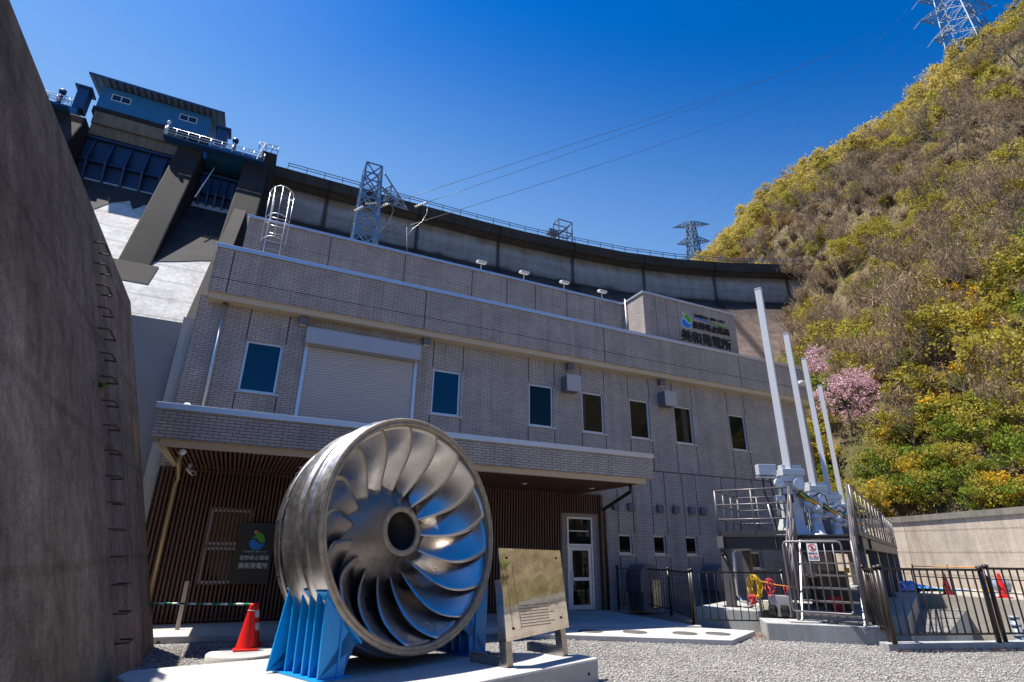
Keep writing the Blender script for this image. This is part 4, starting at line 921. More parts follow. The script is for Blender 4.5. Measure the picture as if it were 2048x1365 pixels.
t_ = thing('standpipe', 'pale green post carrying the yellow rope bundle behind the railing', 'post', tuple(F(2.35,-.55,.45))); MB().tube([F(2.35,-.55,.44),F(2.35,-.55,1.25)], .035, 10).build('pipe', mat('verdigris', (.22,.36,.34), .6), t_)
coil('rope_bundle', 'tangled yellow rope bundle hanging behind the black railing', F(2.40,-.66,1.0), mat('faded yellow rope', (.62,.36,.02), .7), .25, 16, 1); coil('rope_bundle', 'red rope loop hanging beside the yellow bundle', F(2.05,-.6,1.02), PINKRED, .13, 3, 2, 1.3); coil('rope_bundle', 'short red rope tail below the yellow bundle', F(2.46,-.78,.72), PINKRED, .1, 4, 3)
coil('rope_bundle', 'small red rope loop near the gate hinge', F(1.72,-.5,.92), PINKRED, .08, 2, 4, 1.6)
t_ = thing('orange_rope', 'orange rope stretched from the yellow bundle to the stairs', 'rope', tuple(F(2.3,-.6,1.1))); MB().tube([F(2.3,-.6,1.12),F(1.9,-.6,1.04),F(1.45,-.6,1.0)], .012, 6).build('rope', ORANGE, t_)
t_ = thing('control_cabinet', 'small grey cabinet behind the railing beside the stairs', 'cabinet', tuple(F(1.95,-.5,.35))); MB().obox(F(1.92,-.45,.58), UU*.24, VV*.14, (0,0,.23)).build('cabinet', GREYBOX, t_, bevel=.01)
t_ = thing('hose_reel', 'pair of black corrugated hose rolls beside the stair gate', 'hose', tuple(F(1.85,-.85,.35)))
for u in (1.72,1.98):
    for k in range(3): MB().lathe([(.10+.035*math.cos(a),.16*k*.3+.035*math.sin(a)) for a in np.linspace(0,6.283,9)], F(u,-.8,.40+.0*k)+Vector((0,0,.09)), UU, Vector((0,0,1)), 20).build('hose_turn', BLACKR, t_)
t_ = thing('plank_stack', 'pale boards stacked on the foundation behind the railing', 'boards', tuple(F(2.2,.0,.45)))
for k in range(4): MB().obox(F(2.2-.05*k,.1,.475+.05*k), UU*(.42-.03*k), VV*(.35-.05*k), (0,0,.02)).build('board', mat('pale board', (.55,.5,.42), .8) if k == 0 else bpy.data.materials['pale board'], t_)
for k, (u, v, h_, lb) in enumerate(((.9,1.2,.9,'brown crate under the stairs'),(1.3,2.2,.7,'dark crate deep under the platform'))):
    t_ = thing('crate', lb, 'crate', tuple(F(u,v,.45))); MB().obox(F(u,v,.45+h_/2+.003), UU*.3, VV*.3, (0,0,h_/2)).build('crate', mat('crate brown%d' % k, (.16,.11,.07), .8), t_)
t_ = thing('red_bucket', 'crimson bucket under the platform stairs', 'bucket', tuple(F(.85,.7,.45))); MB().lathe([(.001,.003),(.12,.003),(.17,.32),(.18,.33)], F(.85,.7,.45), n=20).build('bucket', PINKRED, t_)
t_ = thing('pipe_tee', 'pale PVC pipe tee standing in the pit behind the railing gate', 'pipe', (15.75,7.36,-.8)); MB().tube([(15.75,7.36,-1.5),(15.75,7.36,.5)], .085, 16).build('pipe', PVC, t_); MB().tube([(15.75,7.36,.2),(16.35,7.10,.2)], .07, 14).build('branch', PVC, t_)
for z in (.12,.32,.47): MB().tube([(15.75,7.36,z),(15.75,7.36,z+.06)], .097, 16).build('collar', PVC, t_)

# ------------------------------------------------------------------ dam
DM = thing('dam', 'dark weathered concrete gravity dam curving into the hill behind the power station', 'dam', (20,68,0))
plan = [(-70,68.6),(-40,68.6),(-4,68.6),(8,68.55),(17.7,68.45),(26,68.35),(34.2,68.0),(43.1,67.2),(52.3,66.0),(61.5,63.9),(70.3,61.0),(82.4,55.7),(95,49.5)]
def resample(P, step):
    P = [Vector((*p, 0)) for p in P]; out = [P[0]]; acc = 0
    for i in range(len(P)-1):
        n = max(1, int((P[i+1]-P[i]).length/step))
        for k in range(1, n+1): out.append(P[i]+(P[i+1]-P[i])*k/n)
    return out
RP = resample(plan, 2.2)
def sweep(prof, name, m, x_from, par=DM, smooth=False, uvd=True):
    mb = MB(); mb.uv = []; pts = [p for p in RP if p.x >= x_from-.01]; s = 0; n = len(prof); pl = [0]
    for i in range(1, n): pl.append(pl[-1]+math.hypot(prof[i][0]-prof[i-1][0], prof[i][1]-prof[i-1][1]))
    for i, p in enumerate(pts):
        a, c = pts[max(0,i-1)], pts[min(len(pts)-1,i+1)]; d = (c-a).normalized(); nn = Vector((d.y,-d.x,0))
        if i: s += (p-pts[i-1]).length
        for j, (q, z) in enumerate(prof): mb.v.append((p.x+nn.x*q, p.y+nn.y*q, z)); mb.uv.append((p.x if p.x < 30 else 30+(s-(30-pts[0].x)), pl[j]))
    for i in range(len(pts)-1):
        for j in range(n-1): mb.f.append((i*n+j,(i+1)*n+j,(i+1)*n+j+1,i*n+j+1)); mb.mi.append(0); mb.sm.append(smooth)
    return mb.build(name, m, par)
# materials of the dam: joints every 13 m with dark runs, horizontal lifts
def dam_mat(name, stops, joint_w, base_noise, streak=.6):
    m, t, b, pos, g = newmat(name)
    uv = N(t, 'ShaderNodeUVMap'); sp = N(t, 'ShaderNodeSeparateXYZ'); t.links.new(uv.outputs[0], sp.inputs[0])
    spz = N(t, 'ShaderNodeSeparateXYZ'); t.links.new(pos, spz.inputs[0])
    wob = mth(t, 'MULTIPLY', mth(t, 'SUBTRACT', noise(t, pos, .35, 5), .5), 1.1)
    dx = mth(t, 'PINGPONG', mth(t, 'ADD', sp.outputs[0], 9.0), 6.5)     # 0 at each joint
    dist = mth(t, 'ABSOLUTE', mth(t, 'ADD', dx, mth(t, 'MULTIPLY', wob, .35)))
    zz = mth(t, 'ADD', spz.outputs[2], mth(t, 'MULTIPLY', wob, 1.6))
    col = ramp(t, mth(t, 'DIVIDE', zz, 60.), stops)
    n1 = noise(t, scaled(t, pos, (.9,.9,.12)), 1., 9, .7)
    col = mixc(t, streak, col, ramp(t, n1, [(.28, (.35,.32,.3)), (.6, (1.15,1.15,1.15))]), 'MULTIPLY')
    n2 = noise(t, scaled(t, pos, (.15,.15,1.6)), 1., 8, .7); col = mixc(t, .55, col, ramp(t, n2, [(.3, (.55,.52,.5)), (.6, (1.15,1.13,1.1))]), 'MULTIPLY')
    jm = ramp(t, mth(t, 'DIVIDE', dist, joint_w), [(.25, (1,1,1)), (1., (0,0,0))]); col = mixc(t, mth(t, 'MULTIPLY', jm, .85), col, (.022,.02,.02))
    t.links.new(col, b.inputs['Base Color']); b.inputs['Roughness'].default_value = .9; b.inputs['Specular IOR Level'].default_value = .2
    bp = N(t, 'ShaderNodeBump'); bp.inputs['Strength'].default_value = .4; bp.inputs['Distance'].default_value = .15; t.links.new(noise(t, pos, 2.5, 8, .7), bp.inputs['Height']); t.links.new(bp.outputs[0], b.inputs['Normal'])
    return m
D_TOP = dam_mat('black stained crest concrete', [(.78,(.05,.042,.036)),(.84,(.055,.048,.042))], .35, .1, .5)
D_BAND = dam_mat('pale vertical dam concrete', [(.712,(.05,.045,.042)),(.725,(.22,.225,.23)),(.77,(.30,.30,.30)),(.785,(.21,.165,.11)),(.80,(.12,.09,.065))], .5, .1, .4)
D_SLOPE = dam_mat('brown stained dam slope', [(.45,(.20,.155,.135)),(.60,(.15,.11,.092)),(.67,(.085,.068,.06)),(.72,(.035,.031,.03))], 1.3, .1, .75)
sweep([(-4.,49.35),(-.3,49.35),(-.3,49.95),(0.,50.0),(.02,49.2),(.0,48.35),(-.35,48.2),(-1.0,47.55)], 'crest', D_TOP, -4.2)
sweep([(-1.0,47.56),(-1.0,42.9)], 'vertical_face', D_BAND, -4.2)
sweep([(-1.0,42.91),(-.6,42.3),(6.6,33.3),(14.6,23.3),(22.6,13.3),(32.2,1.3),(36,-3)], 'sloped_face', D_SLOPE, -4.2)
mb = MB(); mb2 = MB(); pp = [p for p in RP if -4 < p.x < 86]
for i in range(len(pp)-1):
    for z in (50.55, 50.95): mb.bar(pp[i]+Vector((0,0,z)), pp[i+1]+Vector((0,0,z)), .07, .09)
    mb2.bar(pp[i]+Vector((0,0,50)), pp[i]+Vector((0,0,50.98)), .09, .09)
mb.build('guard_rail', PYLON, DM); mb2.build('guard_rail_posts', PYLON, DM)
# spillway section: piers, chute, gates, gatehouse
SP = thing('spillway', 'spillway of the dam with tapering piers, blue gates and sunlit pale chutes', 'spillway', (-15,60,0))
def pier(x0, x1, ztop=46.2, yb=69.5, name='pier', yf=64.2):
    # downstream nose slopes until it meets the chute
    pts = [(yb,ztop),(yf,ztop),(yf-.25,ztop-1.2),(54.6,25.9),(54.2,25.2),(70,20)]
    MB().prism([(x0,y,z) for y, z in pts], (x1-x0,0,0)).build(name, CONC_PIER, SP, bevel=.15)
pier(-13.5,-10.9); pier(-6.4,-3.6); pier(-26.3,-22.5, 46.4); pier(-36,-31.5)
MB().prism([(-13.9,54.6,25.9),(-13.9,52.4,23.1),(-13.9,55,20),(-13.9,58,24)], (3.6,0,0)).build('pier_foot', CONC_PIER, SP)
mb = MB(); nseg = 24
mb.add([(-45,34+.8*z,z) for z in np.linspace(0,44,nseg)]+[(-3.6,34+.8*z,z) for z in np.linspace(0,44,nseg)], [(i,nseg+i,nseg+i+1,i+1) for i in range(nseg-1)])
mb.build('chute', CONC_CHUTE, SP)
MB().prism([(-5.9,34+.8*z,z-.5) for z in (0,44)]+[(-5.9,34+.8*z-2.3,z+1.6) for z in (44,0)], (1.2,0,0)).build('chute_wall', CONC_PIER, SP)
mb = MB(); mb.box(-45,-3.6,68.5,71,30,47.3); mb.build('gate_backing', CONC_PIER, SP)
mb = MB(); mb.box(-22.5,-13.5,65.6,68.6,47.0,48.6); mb.box(-22.5,-13.5,65.9,68.6,45.6,47.0); mb.build('bridge_beam', concrete('bridge beam concrete', (.17,.135,.10), (.09,.075,.06), .3), SP)
def gate(x0, x1, z0, z1, y):
    g_ = MB().box(x0,x1,y,y+.5,z0,z1).build('spillway_gate', GATEB, SP)
    n = 5; 
    for k in range(n): x = x0+(x1-x0)*(k+.5)/n; MB().prism([(x-.1,y,z0+.2),(x-.1,y-.2,z0+.2),(x-.1,y-1.1,z0+(z1-z0)*.48),(x-.1,y-.15,z1-.1),(x-.1,y,z1-.1)], (.2,0,0)).build('gate_rib', GATEB, g_)
    for z in (z0+.3,z0+(z1-z0)*.5,z1-.3): MB().box(x0,x1,y-.45,y-.0,z-.12,z+.12).build('gate_beam', GATEB, g_)
gate(-22.4,-13.6,38.6,45.3,65.9); gate(-10.8,-6.5,38.6,44.5,66.2); gate(-31.4,-26.4,38.6,45,65.9)
def wet_shadow(poly, name): MB().add([(x,34+.8*z-.05,z+.04) for x, z in poly], [tuple(range(len(poly)))]).build(name, CONC_WET_SHADOW, SP)
wet_shadow([(-10.88,39),(-6.42,39),(-6.42,28.6),(-7.5,28.2),(-9,27.4),(-10.88,26.6)], 'damp_pier_shadow'); wet_shadow([(-22.4,39.4),(-13.6,39.4),(-13.7,37.5),(-14.8,36.7),(-15.4,35.2),(-16.2,36.9),(-17.4,35.6),(-18.2,33.4),(-19,34.8),(-20.1,32),(-21,30.5),(-22.4,30)], 'moss_stain')  # right bay patch paints the pier's cast shadow over damp concrete; left is moss
GH = thing('gatehouse', 'blue clad gatehouse with a mono pitch roof on top of the dam', 'building', (-17,68,48.6))
MB().box(-22.7,-11.2,66.0,71.5,49.5,52.6).build('wall', HOUSEB, GH); MB().box(-22.9,-11.0,65.9,71.7,48.62,49.49).build('base_slab', CONC_PIER, GH)
MB().prism([(-23.9,64.7,52.75),(-23.9,64.7,53.0),(-23.9,72.8,54.3),(-23.9,72.8,54.05)], (14.1,0,0)).build('roof', ROOFB, GH)
mb = MB(); x = -23.8
while x < -9.9: mb.prism([(x,64.75,52.70),(x,72.7,53.98),(x,72.7,54.04),(x,64.75,52.76)], (.35,0,0)); x += .7
mb.build('eaves_lining', mat('eaves lining', (.12,.13,.13), .6), GH)
for x in (-20.6,-13.6):
    w_ = MB(); 
    for a in ((-.95,.95,50.95,51.02),(-.95,.95,51.75,51.82),(-.95,-.88,51.02,51.75),(.88,.95,51.02,51.75),(-.04,.04,51.02,51.75)): w_.box(x+a[0],x+a[1],65.93,65.998,a[2],a[3])
    wo = w_.build('window', LETW, GH); MB().box(x-.88,x+.88,65.97,65.999,51.02,51.75).build('pane', GLASS_B, wo)
def catwalk(name, label, x0, x1, y, z, m=ALU):
    c = thing(name, label, 'walkway', (x0,y,z)); MB().box(x0,x1,y-.6,y+.6,z-.22,z-.0).build('walkway_deck', ROOFB, c)
    for zz in (.35,.7,1.05): MB().tube([(x0,y-.6,z+zz),(x1,y-.6,z+zz)], .045, 6).build('rail', m, c)
    k = int((x1-x0)/1.1)
    for j in range(k+1): x = x0+(x1-x0)*j/k; MB().tube([(x,y-.6,z),(x,y-.6,z+1.05)], .04, 6).build('rail_post', m, c)
    return c
cw = catwalk('spillway_walkway', 'white railed walkway across the piers below the blue gatehouse', -14.9,-4.3,63.6,46.25)
MB().box(-10.6,-4.6,64.3,66.5,46.3,47.5).build('machine_cover', HOUSEB, cw)
catwalk('spillway_walkway', 'white railed walkway at the far left pier beside the leaning wall', -29.5,-24.0,63.6,46.45)
for lb, x in (('round lamp post at the end of the spillway walkway',-14.7),): 
    l_ = thing('beacon', lb, 'lamp', (x,63.2,46.25)); MB().tube([(x,63.1,46.25),(x,63.1,47.7)], .12, 10).build('post', LETW, l_); MB().lathe([(.001,0),(.22,.15),(.22,.4),(.001,.55)], (x,63.1,47.7), n=12).build('lamp', LETW, l_)
pt = thing('pier_tower', 'dark concrete tower with a lit ladder at the right end of the spillway', 'tower', (-4,66,46)); MB().box(-4.7,-3.0,64.3,70,30,48.7).build('shaft', CONC_PIER, pt, bevel=.08)
MB().bar((-5.2,63.6,46.2),(-4.5,64.2,49.8),.2,.12).build('ladder', LETW, pt)
for x, y in ((-5.2,64.3),(-4.4,64.3),(-3.7,64.3),(-3.0,64.3)): MB().tube([(x,y,48.7),(x,y,49.8)], .05, 6).build('rail_post', PYLON, pt)
for z in (49.2,49.8): MB().tube([(-5.2,64.3,z),(-3.0,64.3,z)], .045, 6).build('rail', PYLON, pt)
for lb, bx, tall, chm, rl in (('blue winch stack with a chimney between the gatehouse and the pier tower',(-12.2,-6.0,46.4,48.2),(-10.3,-9.1,48.25,51.4),-8.1,(-12,-8.6)),('blue winch stack with a chimney left of the gatehouse, partly behind the leaning wall',(-30,-24.2,46.6,48.6),(-24.8,-23.75,48.65,51.5),-26.1,(-27,-24.9))):
    w_ = thing('winch_stack', lb, 'winch', (chm,66.4,bx[2]))
    MB().box(bx[0],bx[1],66.05,68.4,bx[2],bx[3]).build('housing', HOUSEB, w_); MB().box(tall[0],tall[1],66.0,67.4,tall[2],tall[3]).build('hoist_frame', ROOFB, w_); MB().box(tall[0]-.3,tall[1]+.3,65.7,67.7,tall[3]+.003,tall[3]+.2).build('hoist_roof', ROOFB, w_)
    MB().tube([(chm,66.3,bx[3]),(chm,66.3,50.2)], .22, 12).build('chimney', ROOFB, w_); MB().tube([(chm,66.3,50.2),(chm,66.3,50.6)], .36, 12).build('hood', ROOFB, w_)
    k = int((rl[1]-rl[0])/.6)
    for q in range(k+1): xx = rl[0]+(rl[1]-rl[0])*q/k; MB().tube([(xx,66.0,bx[3]),(xx,66.0,bx[3]+1.1)], .035, 6).build('rail_post', HOUSEB, w_)
    for q in (.55,1.1): MB().tube([(rl[0],66.0,bx[3]+q),(rl[1],66.0,bx[3]+q)], .035, 6).build('rail', HOUSEB, w_)
MB().tube([(-9.3,63.9,44.0),(-9.9,60.5,37.5)], .06, 8).build('drain_rod', LETW, SP)
# frame on the crest
cf = thing('crest_frame', 'dark steel frame with a stair standing on the dam crest', 'frame', (41,68.2,49.4))
for x in (40.4,43.0):
    for y in (67.9,69.6): MB().bar((x,y,49.4),(x,y,54.2),.16,.16).build('leg', PYLON, cf)
for z in (52.0,54.2):
    for a, c in (((40.4,67.9),(43,67.9)),((40.4,69.6),(43,69.6)),((40.4,67.9),(40.4,69.6)),((43,67.9),(43,69.6))): MB().bar((*a,z),(*c,z),.14,.14).build('beam', PYLON, cf)
for k in range(6): MB().bar((40.5+.4*k,67.8,51.4+.42*k),(40.5+.4*k,69.4,51.4+.42*k),.3,.05).build('step', PYLON, cf)
MB().box(38.6,40.2,67.8,69,51.2,51.9).build('motor', PYLON, cf); MB().bar((39.3,68.3,49.4),(39.3,68.3,51.2),.14,.14).build('leg', PYLON, cf)

# ------------------------------------------------------------------ lattice towers and wires
def lattice(name, label, base, half0, half1, H, nlev, r, m, arms=(), zvis=0):
    t_ = thing(name, label, 'pylon', base); bx, by, bz = base
    def c(i, z): s = half0+(half1-half0)*z/H; return Vector((bx+s*(-1 if i in (0,3) else 1), by+s*(-1 if i in (0,1) else 1), bz+z))
    zs = [H*(k/nlev)**.93 for k in range(nlev+1)]
    for i in range(4): MB().bar(c(i,0), c(i,H), r*1.5, r*1.5).build('leg', m, t_)
    mb = MB()
    for k in range(nlev):
        for i in range(4):
            j = (i+1) % 4
            mb.bar(c(i,zs[k]), c(j,zs[k+1]), r, r); mb.bar(c(j,zs[k]), c(i,zs[k+1]), r, r); mb.bar(c(i,zs[k+1]), c(j,zs[k+1]), r, r)
    mb.build('bracing', m, t_)
    for z, dx, L, hh in arms:
        mb = MB(); s = half0+(half1-half0)*z/H; d = Vector(dx); root = Vector((bx,by,bz+z)); tip = root+d*L; side = Vector((-d.y,d.x,0))*s
        P = [root+d*s+side, root+d*s-side, root+d*s+side+Vector((0,0,hh)), root+d*s-side+Vector((0,0,hh))]
        for p in P: mb.bar(p, tip, r, r)
        for f in (.3,.6):
            Q = [p+(tip-p)*f for p in P]
            for a, b_ in ((0,1),(2,3),(0,2),(1,3),(0,3)): mb.bar(Q[a], Q[b_], r*.8, r*.8)
            for a, b_ in ((0,2),(1,3)): mb.bar(P[a] if f < .5 else P[a]+(tip-P[a])*.3, Q[b_], r*.8, r*.8)
        mb.build('cross_arm', m, t_)
    return t_
LT = lattice('lattice_tower', 'bluish steel lattice tower with one arm rising behind the roof', (4.3,31.0,4.0), 1.3, .50, 21.3, 15, .075, LATTICE, [(19.6,(.93,.36,0),3.05,1.35)])
tip = Vector((4.3,31,4))+Vector((.93*3.05,.36*3.05,19.65))
def insul(p, q, par):
    p, q = Vector(p), Vector(q); n = 7; pr = []
    d = (q-p); L = d.length; d.normalize(); e1 = d.cross(Vector((0,0,1))).normalized()
    for k in range(n): pr += [(.03,L*k/n),(.09,L*(k+.4)/n),(.03,L*(k+.8)/n)]
    MB().lathe(pr, p, d, e1, 8).build('insulator', INSUL, par)
PB = Vector((150,44.5,121)); far_arm = Vector((143,50.5,141))
wdir = (far_arm-tip).normalized()
insul(tip+wdir*.6, tip+wdir*1.7, LT); p2 = Vector((4.9,30.6,22.2)); p3 = Vector((5.1,30.6,20.2))
insul(p2, p2+wdir*.9, LT); insul(tip+Vector((0,0,-.3)), tip+Vector((.0,0,-1.3)), LT); insul((4.0,30.3,22.0),(4.7,30.3,22.3), LT); insul((3.9,30.2,21.7),(3.4,30.2,21.2), LT)
MB().tube([tip+Vector((0,0,-1.3)), tip+Vector((.25,0,-4)), tip+Vector((.45,0,-9))],   .014, 6).build('drop_wire', WIRE, LT)
MB().tube([tip+wdir*1.8, tip+wdir*1.75+Vector((.05,0,-.9)), tip+wdir*1.4+Vector((0,0,-1.5)), tip+wdir*.6+Vector((0,0,-1.75)), tip+Vector((.05,0,-2.1))], .014, 6).build('jumper', GALV, LT)
MB().tube([p2+wdir*1.0, p2+wdir*1.3+Vector((0,0,-.7)), p2+wdir*1.0+Vector((0,0,-1.5)), p2+wdir*.2+Vector((0,0,-2.0))], .014, 6).build('jumper', GALV, LT)
P1 = lattice('transmission_pylon', 'big steel transmission pylon on the ridge at the top right corner', tuple(PB), 3.6, 1.3, 44, 10, .15, PYLON,
  [(9.0,(-.75,.66,0),6.6,2.2),(9.0,(.75,-.66,0),6.6,2.2),(16,(-.75,.66,0),8.2,2.4),(16,(.75,-.66,0),8.2,2.4),(23,(-.75,.66,0),7.2,2.4),(23,(.75,-.66,0),7.2,2.4)])
for z, L in ((9.0,6.6),(16,8.2),(23,7.2)):
    for s in (-1, 1):
        q = PB+Vector((.75*s,-.66*s,0))*L+Vector((0,0,z)); dd = Vector((-.5,.3,-.75)).normalized() if s < 0 else Vector((.7,-.1,.45)).normalized()
        insul(q, q+dd*3.6, P1)
P2 = lattice('transmission_pylon', 'small distant transmission pylon beyond the dam crest', (158,153,100), 3.2, 1.2, 38, 10, .28, PYLON,
  [(36.5,(.8,-.6,0),7.6,1.6),(36.5,(-.8,.6,0),7.6,1.6),(28,(.8,-.6,0),7.2,2.2),(28,(-.8,.6,0),6.6,2.2),(19,(.8,-.6,0),7.2,2.2),(19,(-.8,.6,0),8.0,2.2)])
def wire(label, pts, r=.022, sag=0.):
    p, q = Vector(pts[0]), Vector(pts[1]); P = []
    for k in range(41): t = k/40; P.append(p+(q-p)*t-Vector((0,0,4*sag*t*(1-t))))
    o = MB().tube(P, r, 5).build('power_line', WIRE); tag(o, label, 'power line', 'power lines between the towers'); return o
wire('upper of the two close power lines from the lattice tower arm to the ridge', (tip+wdir*1.7, far_arm), .02, 2.2)
wire('lower of the two close power lines from the lattice tower arm to the ridge', (p2+wdir*.9, far_arm+Vector((2.0,-1.0,-2.6))), .02, 1.2)
wire('lowest power line leaving the foot of the lattice tower', (p3+wdir*.3, far_arm+Vector((-6,3,-12))), .02, 2.5)
P2b = Vector((158,153,100)); cc = PB-P2b
for lb, z, s, zz in (('high thin power line from the distant pylon to the ridge pylon',36,-7,23),('middle thin power line from the distant pylon to the ridge pylon',28,-7,16),('low thin power line from the distant pylon to the ridge pylon',19,-7.5,9)):
    wire(lb, (P2b+Vector((.8*s,-.6*s,z)), PB+Vector((-.75,.66,0))*8.5+Vector((0,0,zz))), .025, 5)

# ------------------------------------------------------------------ right bank: ledge, wall, hillside
mb = MB(); mb.prism([(23.99,-30,-1.6),(60,-30,-1.6),(60,40,-1.6),(23.99,40,-1.6)], (0,0,2.05))
tag(mb.build('far_ledge', concrete('gravelly ledge concrete', (.40,.36,.30), (.30,.26,.21), 1.2, False, .4)), 'sunlit concrete ledge beyond the pit below the old wall', 'ledge', kind='structure')
def wallx(y): return 30.7+(y-17)*.02
rw2 = thing('old_retaining_wall', 'long weathered beige concrete wall below the hillside', 'wall', (30.5,5,.45))
wp = [(-46,3.2),(-20,3.4),(0,3.75),(10,3.95),(18,3.7),(32,3.6),(44,3.6)]
for (y0,z0),(y1,z1) in zip(wp[:-1], wp[1:]):
    x0, x1 = wallx(y0), wallx(y1)
    MB().add([(x0,y0+.02,.40),(x1,y1-.0,.40),(x1,y1-.0,z1-.28),(x0,y0+.02,z0-.28),(x0+.6,y0+.02,.40),(x1+.6,y1,.40),(x1+.6,y1,z1-.28),(x0+.6,y0+.02,z0-.28)], [(0,1,2,3),(7,6,5,4),(3,2,6,7),(0,3,7,4),(1,5,6,2)]).build('wall_panel', CONC_WALL, rw2)
    MB().add([(x0-.08,y0+.02,z0-.278),(x1-.08,y1,z1-.278),(x1-.08,y1,z1),(x0-.08,y0+.02,z0),(x0+.7,y0+.02,z0-.278),(x1+.7,y1,z1-.278),(x1+.7,y1,z1),(x0+.7,y0+.02,z0)], [(0,1,2,3),(7,6,5,4),(3,2,6,7),(0,3,7,4),(1,5,6,2),(0,4,5,1)]).build('coping', concrete('coping concrete', (.26,.24,.2), (.17,.15,.12), 1., True, .4) if 'coping concrete' not in bpy.data.materials else bpy.data.materials['coping concrete'], rw2)
CN = [('tall red cone on the far ledge right of the brown railing post',(24.6,11.6,.45),RED),('green cone on the far ledge seen through the brown railing',(26.3,14.3,.45),GREEN),('dark red cone on the far ledge beside the green cone',(24.45,13.3,.45),mat('dark red plastic',(.28,.01,.01),.4)),('yellow cone on the far ledge beside the tall red cone',(28.3,13.9,.45),YELLOW)]
for lb, p, m in CN: cone(lb, p, m, .8 if m is RED else .74, False, 'coloured cones on the far ledge')
t_ = thing('drum', 'grey blue round drum on the far ledge beside the red cone', 'drum', (29.3,13.8,.45)); MB().lathe([(.001,0),(.25,.02),(.33,.25),(.26,.5),(.001,.56)], (29.3,13.8,.45), n=20).build('drum', PVC, t_)
mb = MB(); n = 14
G_ = [[(24.4+i*.36+.1*math.sin(j*2.1), 14.9+j*.2+.1*math.cos(i*1.7), .47+.34*math.exp(-((i-4.5)/3.5)**2-((j-6)/5)**2)*(1+.35*math.sin(i*2.7+j*1.9))) for j in range(n)] for i in range(n)]
mb.add([p for r in G_ for p in r], [(i*n+j,(i+1)*n+j,(i+1)*n+j+1,i*n+j+1) for i in range(n-1) for j in range(n-1)]); tag(mb.build('tarp', TARP, solid=.01), 'crumpled bright blue tarp on the far ledge under the platform', 'tarp')
t_ = thing('ledge_rope_fence', 'thin rope fence with dark posts along the far ledge', 'fence', (24.3,10,.45))
for k in range(10): y = 3.0+k*1.25; MB().tube([(24.25,y,.45),(24.25,y,1.5)], .03, 6).build('post', BROWNP, t_)
for z in (.62,1.05,1.42): MB().tube([(24.25,3,z),(24.25,14.25,z)], .02, 6).build('rope', BROWNP if z < 1.4 else ORANGE, t_)
t_ = thing('white_hose', 'white drain hose curling over the edge of the far ledge', 'hose', (23.9,9.9,.5)); MB().tube([(24.6,10.6,.52),(24.1,10.4,.56),(23.9,10.1,.4),(23.85,9.6,-.1),(23.8,9.2,-.9)], .06, 10).build('hose', WHITE, t_)

# hillside terrain
def hnoise(x, y):
    return (np.sin(x*.11+1.3)*np.cos(y*.093+.4)*1.5+np.sin(x*.27+y*.19)*.7+np.sin(x*.05-y*.071+2.)*2.2+np.sin(y*.41+x*.13)*.35)
RX = 150.
def hill(x, y):
    x = np.asarray(x, float); y = np.asarray(y, float)
    s = .945-np.clip((y-55)/80,0,1)*.10-np.clip((y-185)/120,0,1)*.25
    d = x-31.2; up_ = s*np.clip(d, 0, RX-31.2-6*np.clip((y-40)/100,0,1)); back = -.5*np.clip(d-(RX-31.2), 0, None)
    gul = -12*np.exp(-((y-(.80*x-3))/13.)**2)*np.clip((x-38)/26,0,1)*np.clip((125-x)/35,0,1)
    up_ = up_+gul
    w = np.clip(d/14, 0, 1); w2 = np.clip((d-2)/30, 0, 1)
    return 3.3+up_+back+hnoise(x, y)*(.25*w+.75*w2)+w*np.clip(1.2-.0*d,0,1.2)
xs = np.concatenate([np.arange(31.2,60,1.2), np.arange(60,200,2.6)]); ys2 = np.concatenate([np.arange(-60,80,1.8), np.arange(80,300,4.)])
Xg, Yg = np.meshgrid(xs, ys2, indexing='ij'); Zg = hill(Xg, Yg)
Zg[0,:] = 2.9
nv_ = len(ys2); vv = np.stack([Xg, Yg, Zg], -1).reshape(-1,3); ii, jj = np.meshgrid(np.arange(len(xs)-1), np.arange(nv_-1), indexing='ij')
ff = np.stack([ii*nv_+jj,(ii+1)*nv_+jj,(ii+1)*nv_+jj+1,ii*nv_+jj+1], -1).reshape(-1,4)
m, t, b, pos, g = newmat('brown hillside earth and dry brush'); SOIL = m
n1 = noise(t, pos, .11, 9, .65); col = ramp(t, n1, [(.30,(.14,.105,.068)),(.45,(.24,.185,.115)),(.55,(.18,.15,.07)),(.68,(.13,.135,.04)),(.8,(.21,.165,.10))])
col = mixc(t, 1., col, ramp(t, noise(t, pos, 1.7, 9, .75), [(.3,(.45,.43,.42)),(.65,(1.3,1.25,1.2))]), 'MULTIPLY')
rk = noise(t, scaled(t, pos, (.3,.3,.8)), .8, 6, .7); col = mixc(t, ramp(t, rk, [(.66,(0,0,0)),(.74,(.8,.8,.8))]), col, (.24,.21,.18))
t.links.new(col, b.inputs['Base Color']); b.inputs['Roughness'].default_value = .95; b.inputs['Specular IOR Level'].default_value = .1
bp = N(t, 'ShaderNodeBump'); bp.inputs['Strength'].default_value = 1.; bp.inputs['Distance'].default_value = .5; t.links.new(noise(t, pos, 1.3, 9, .75), bp.inputs['Height']); t.links.new(bp.outputs[0], b.inputs['Normal'])
hs_ = fastmesh('hillside', vv, ff, SOIL, smooth=True); tag(hs_, 'steep brown hillside covered in spring brush right of the power station', 'hillside', kind='structure')

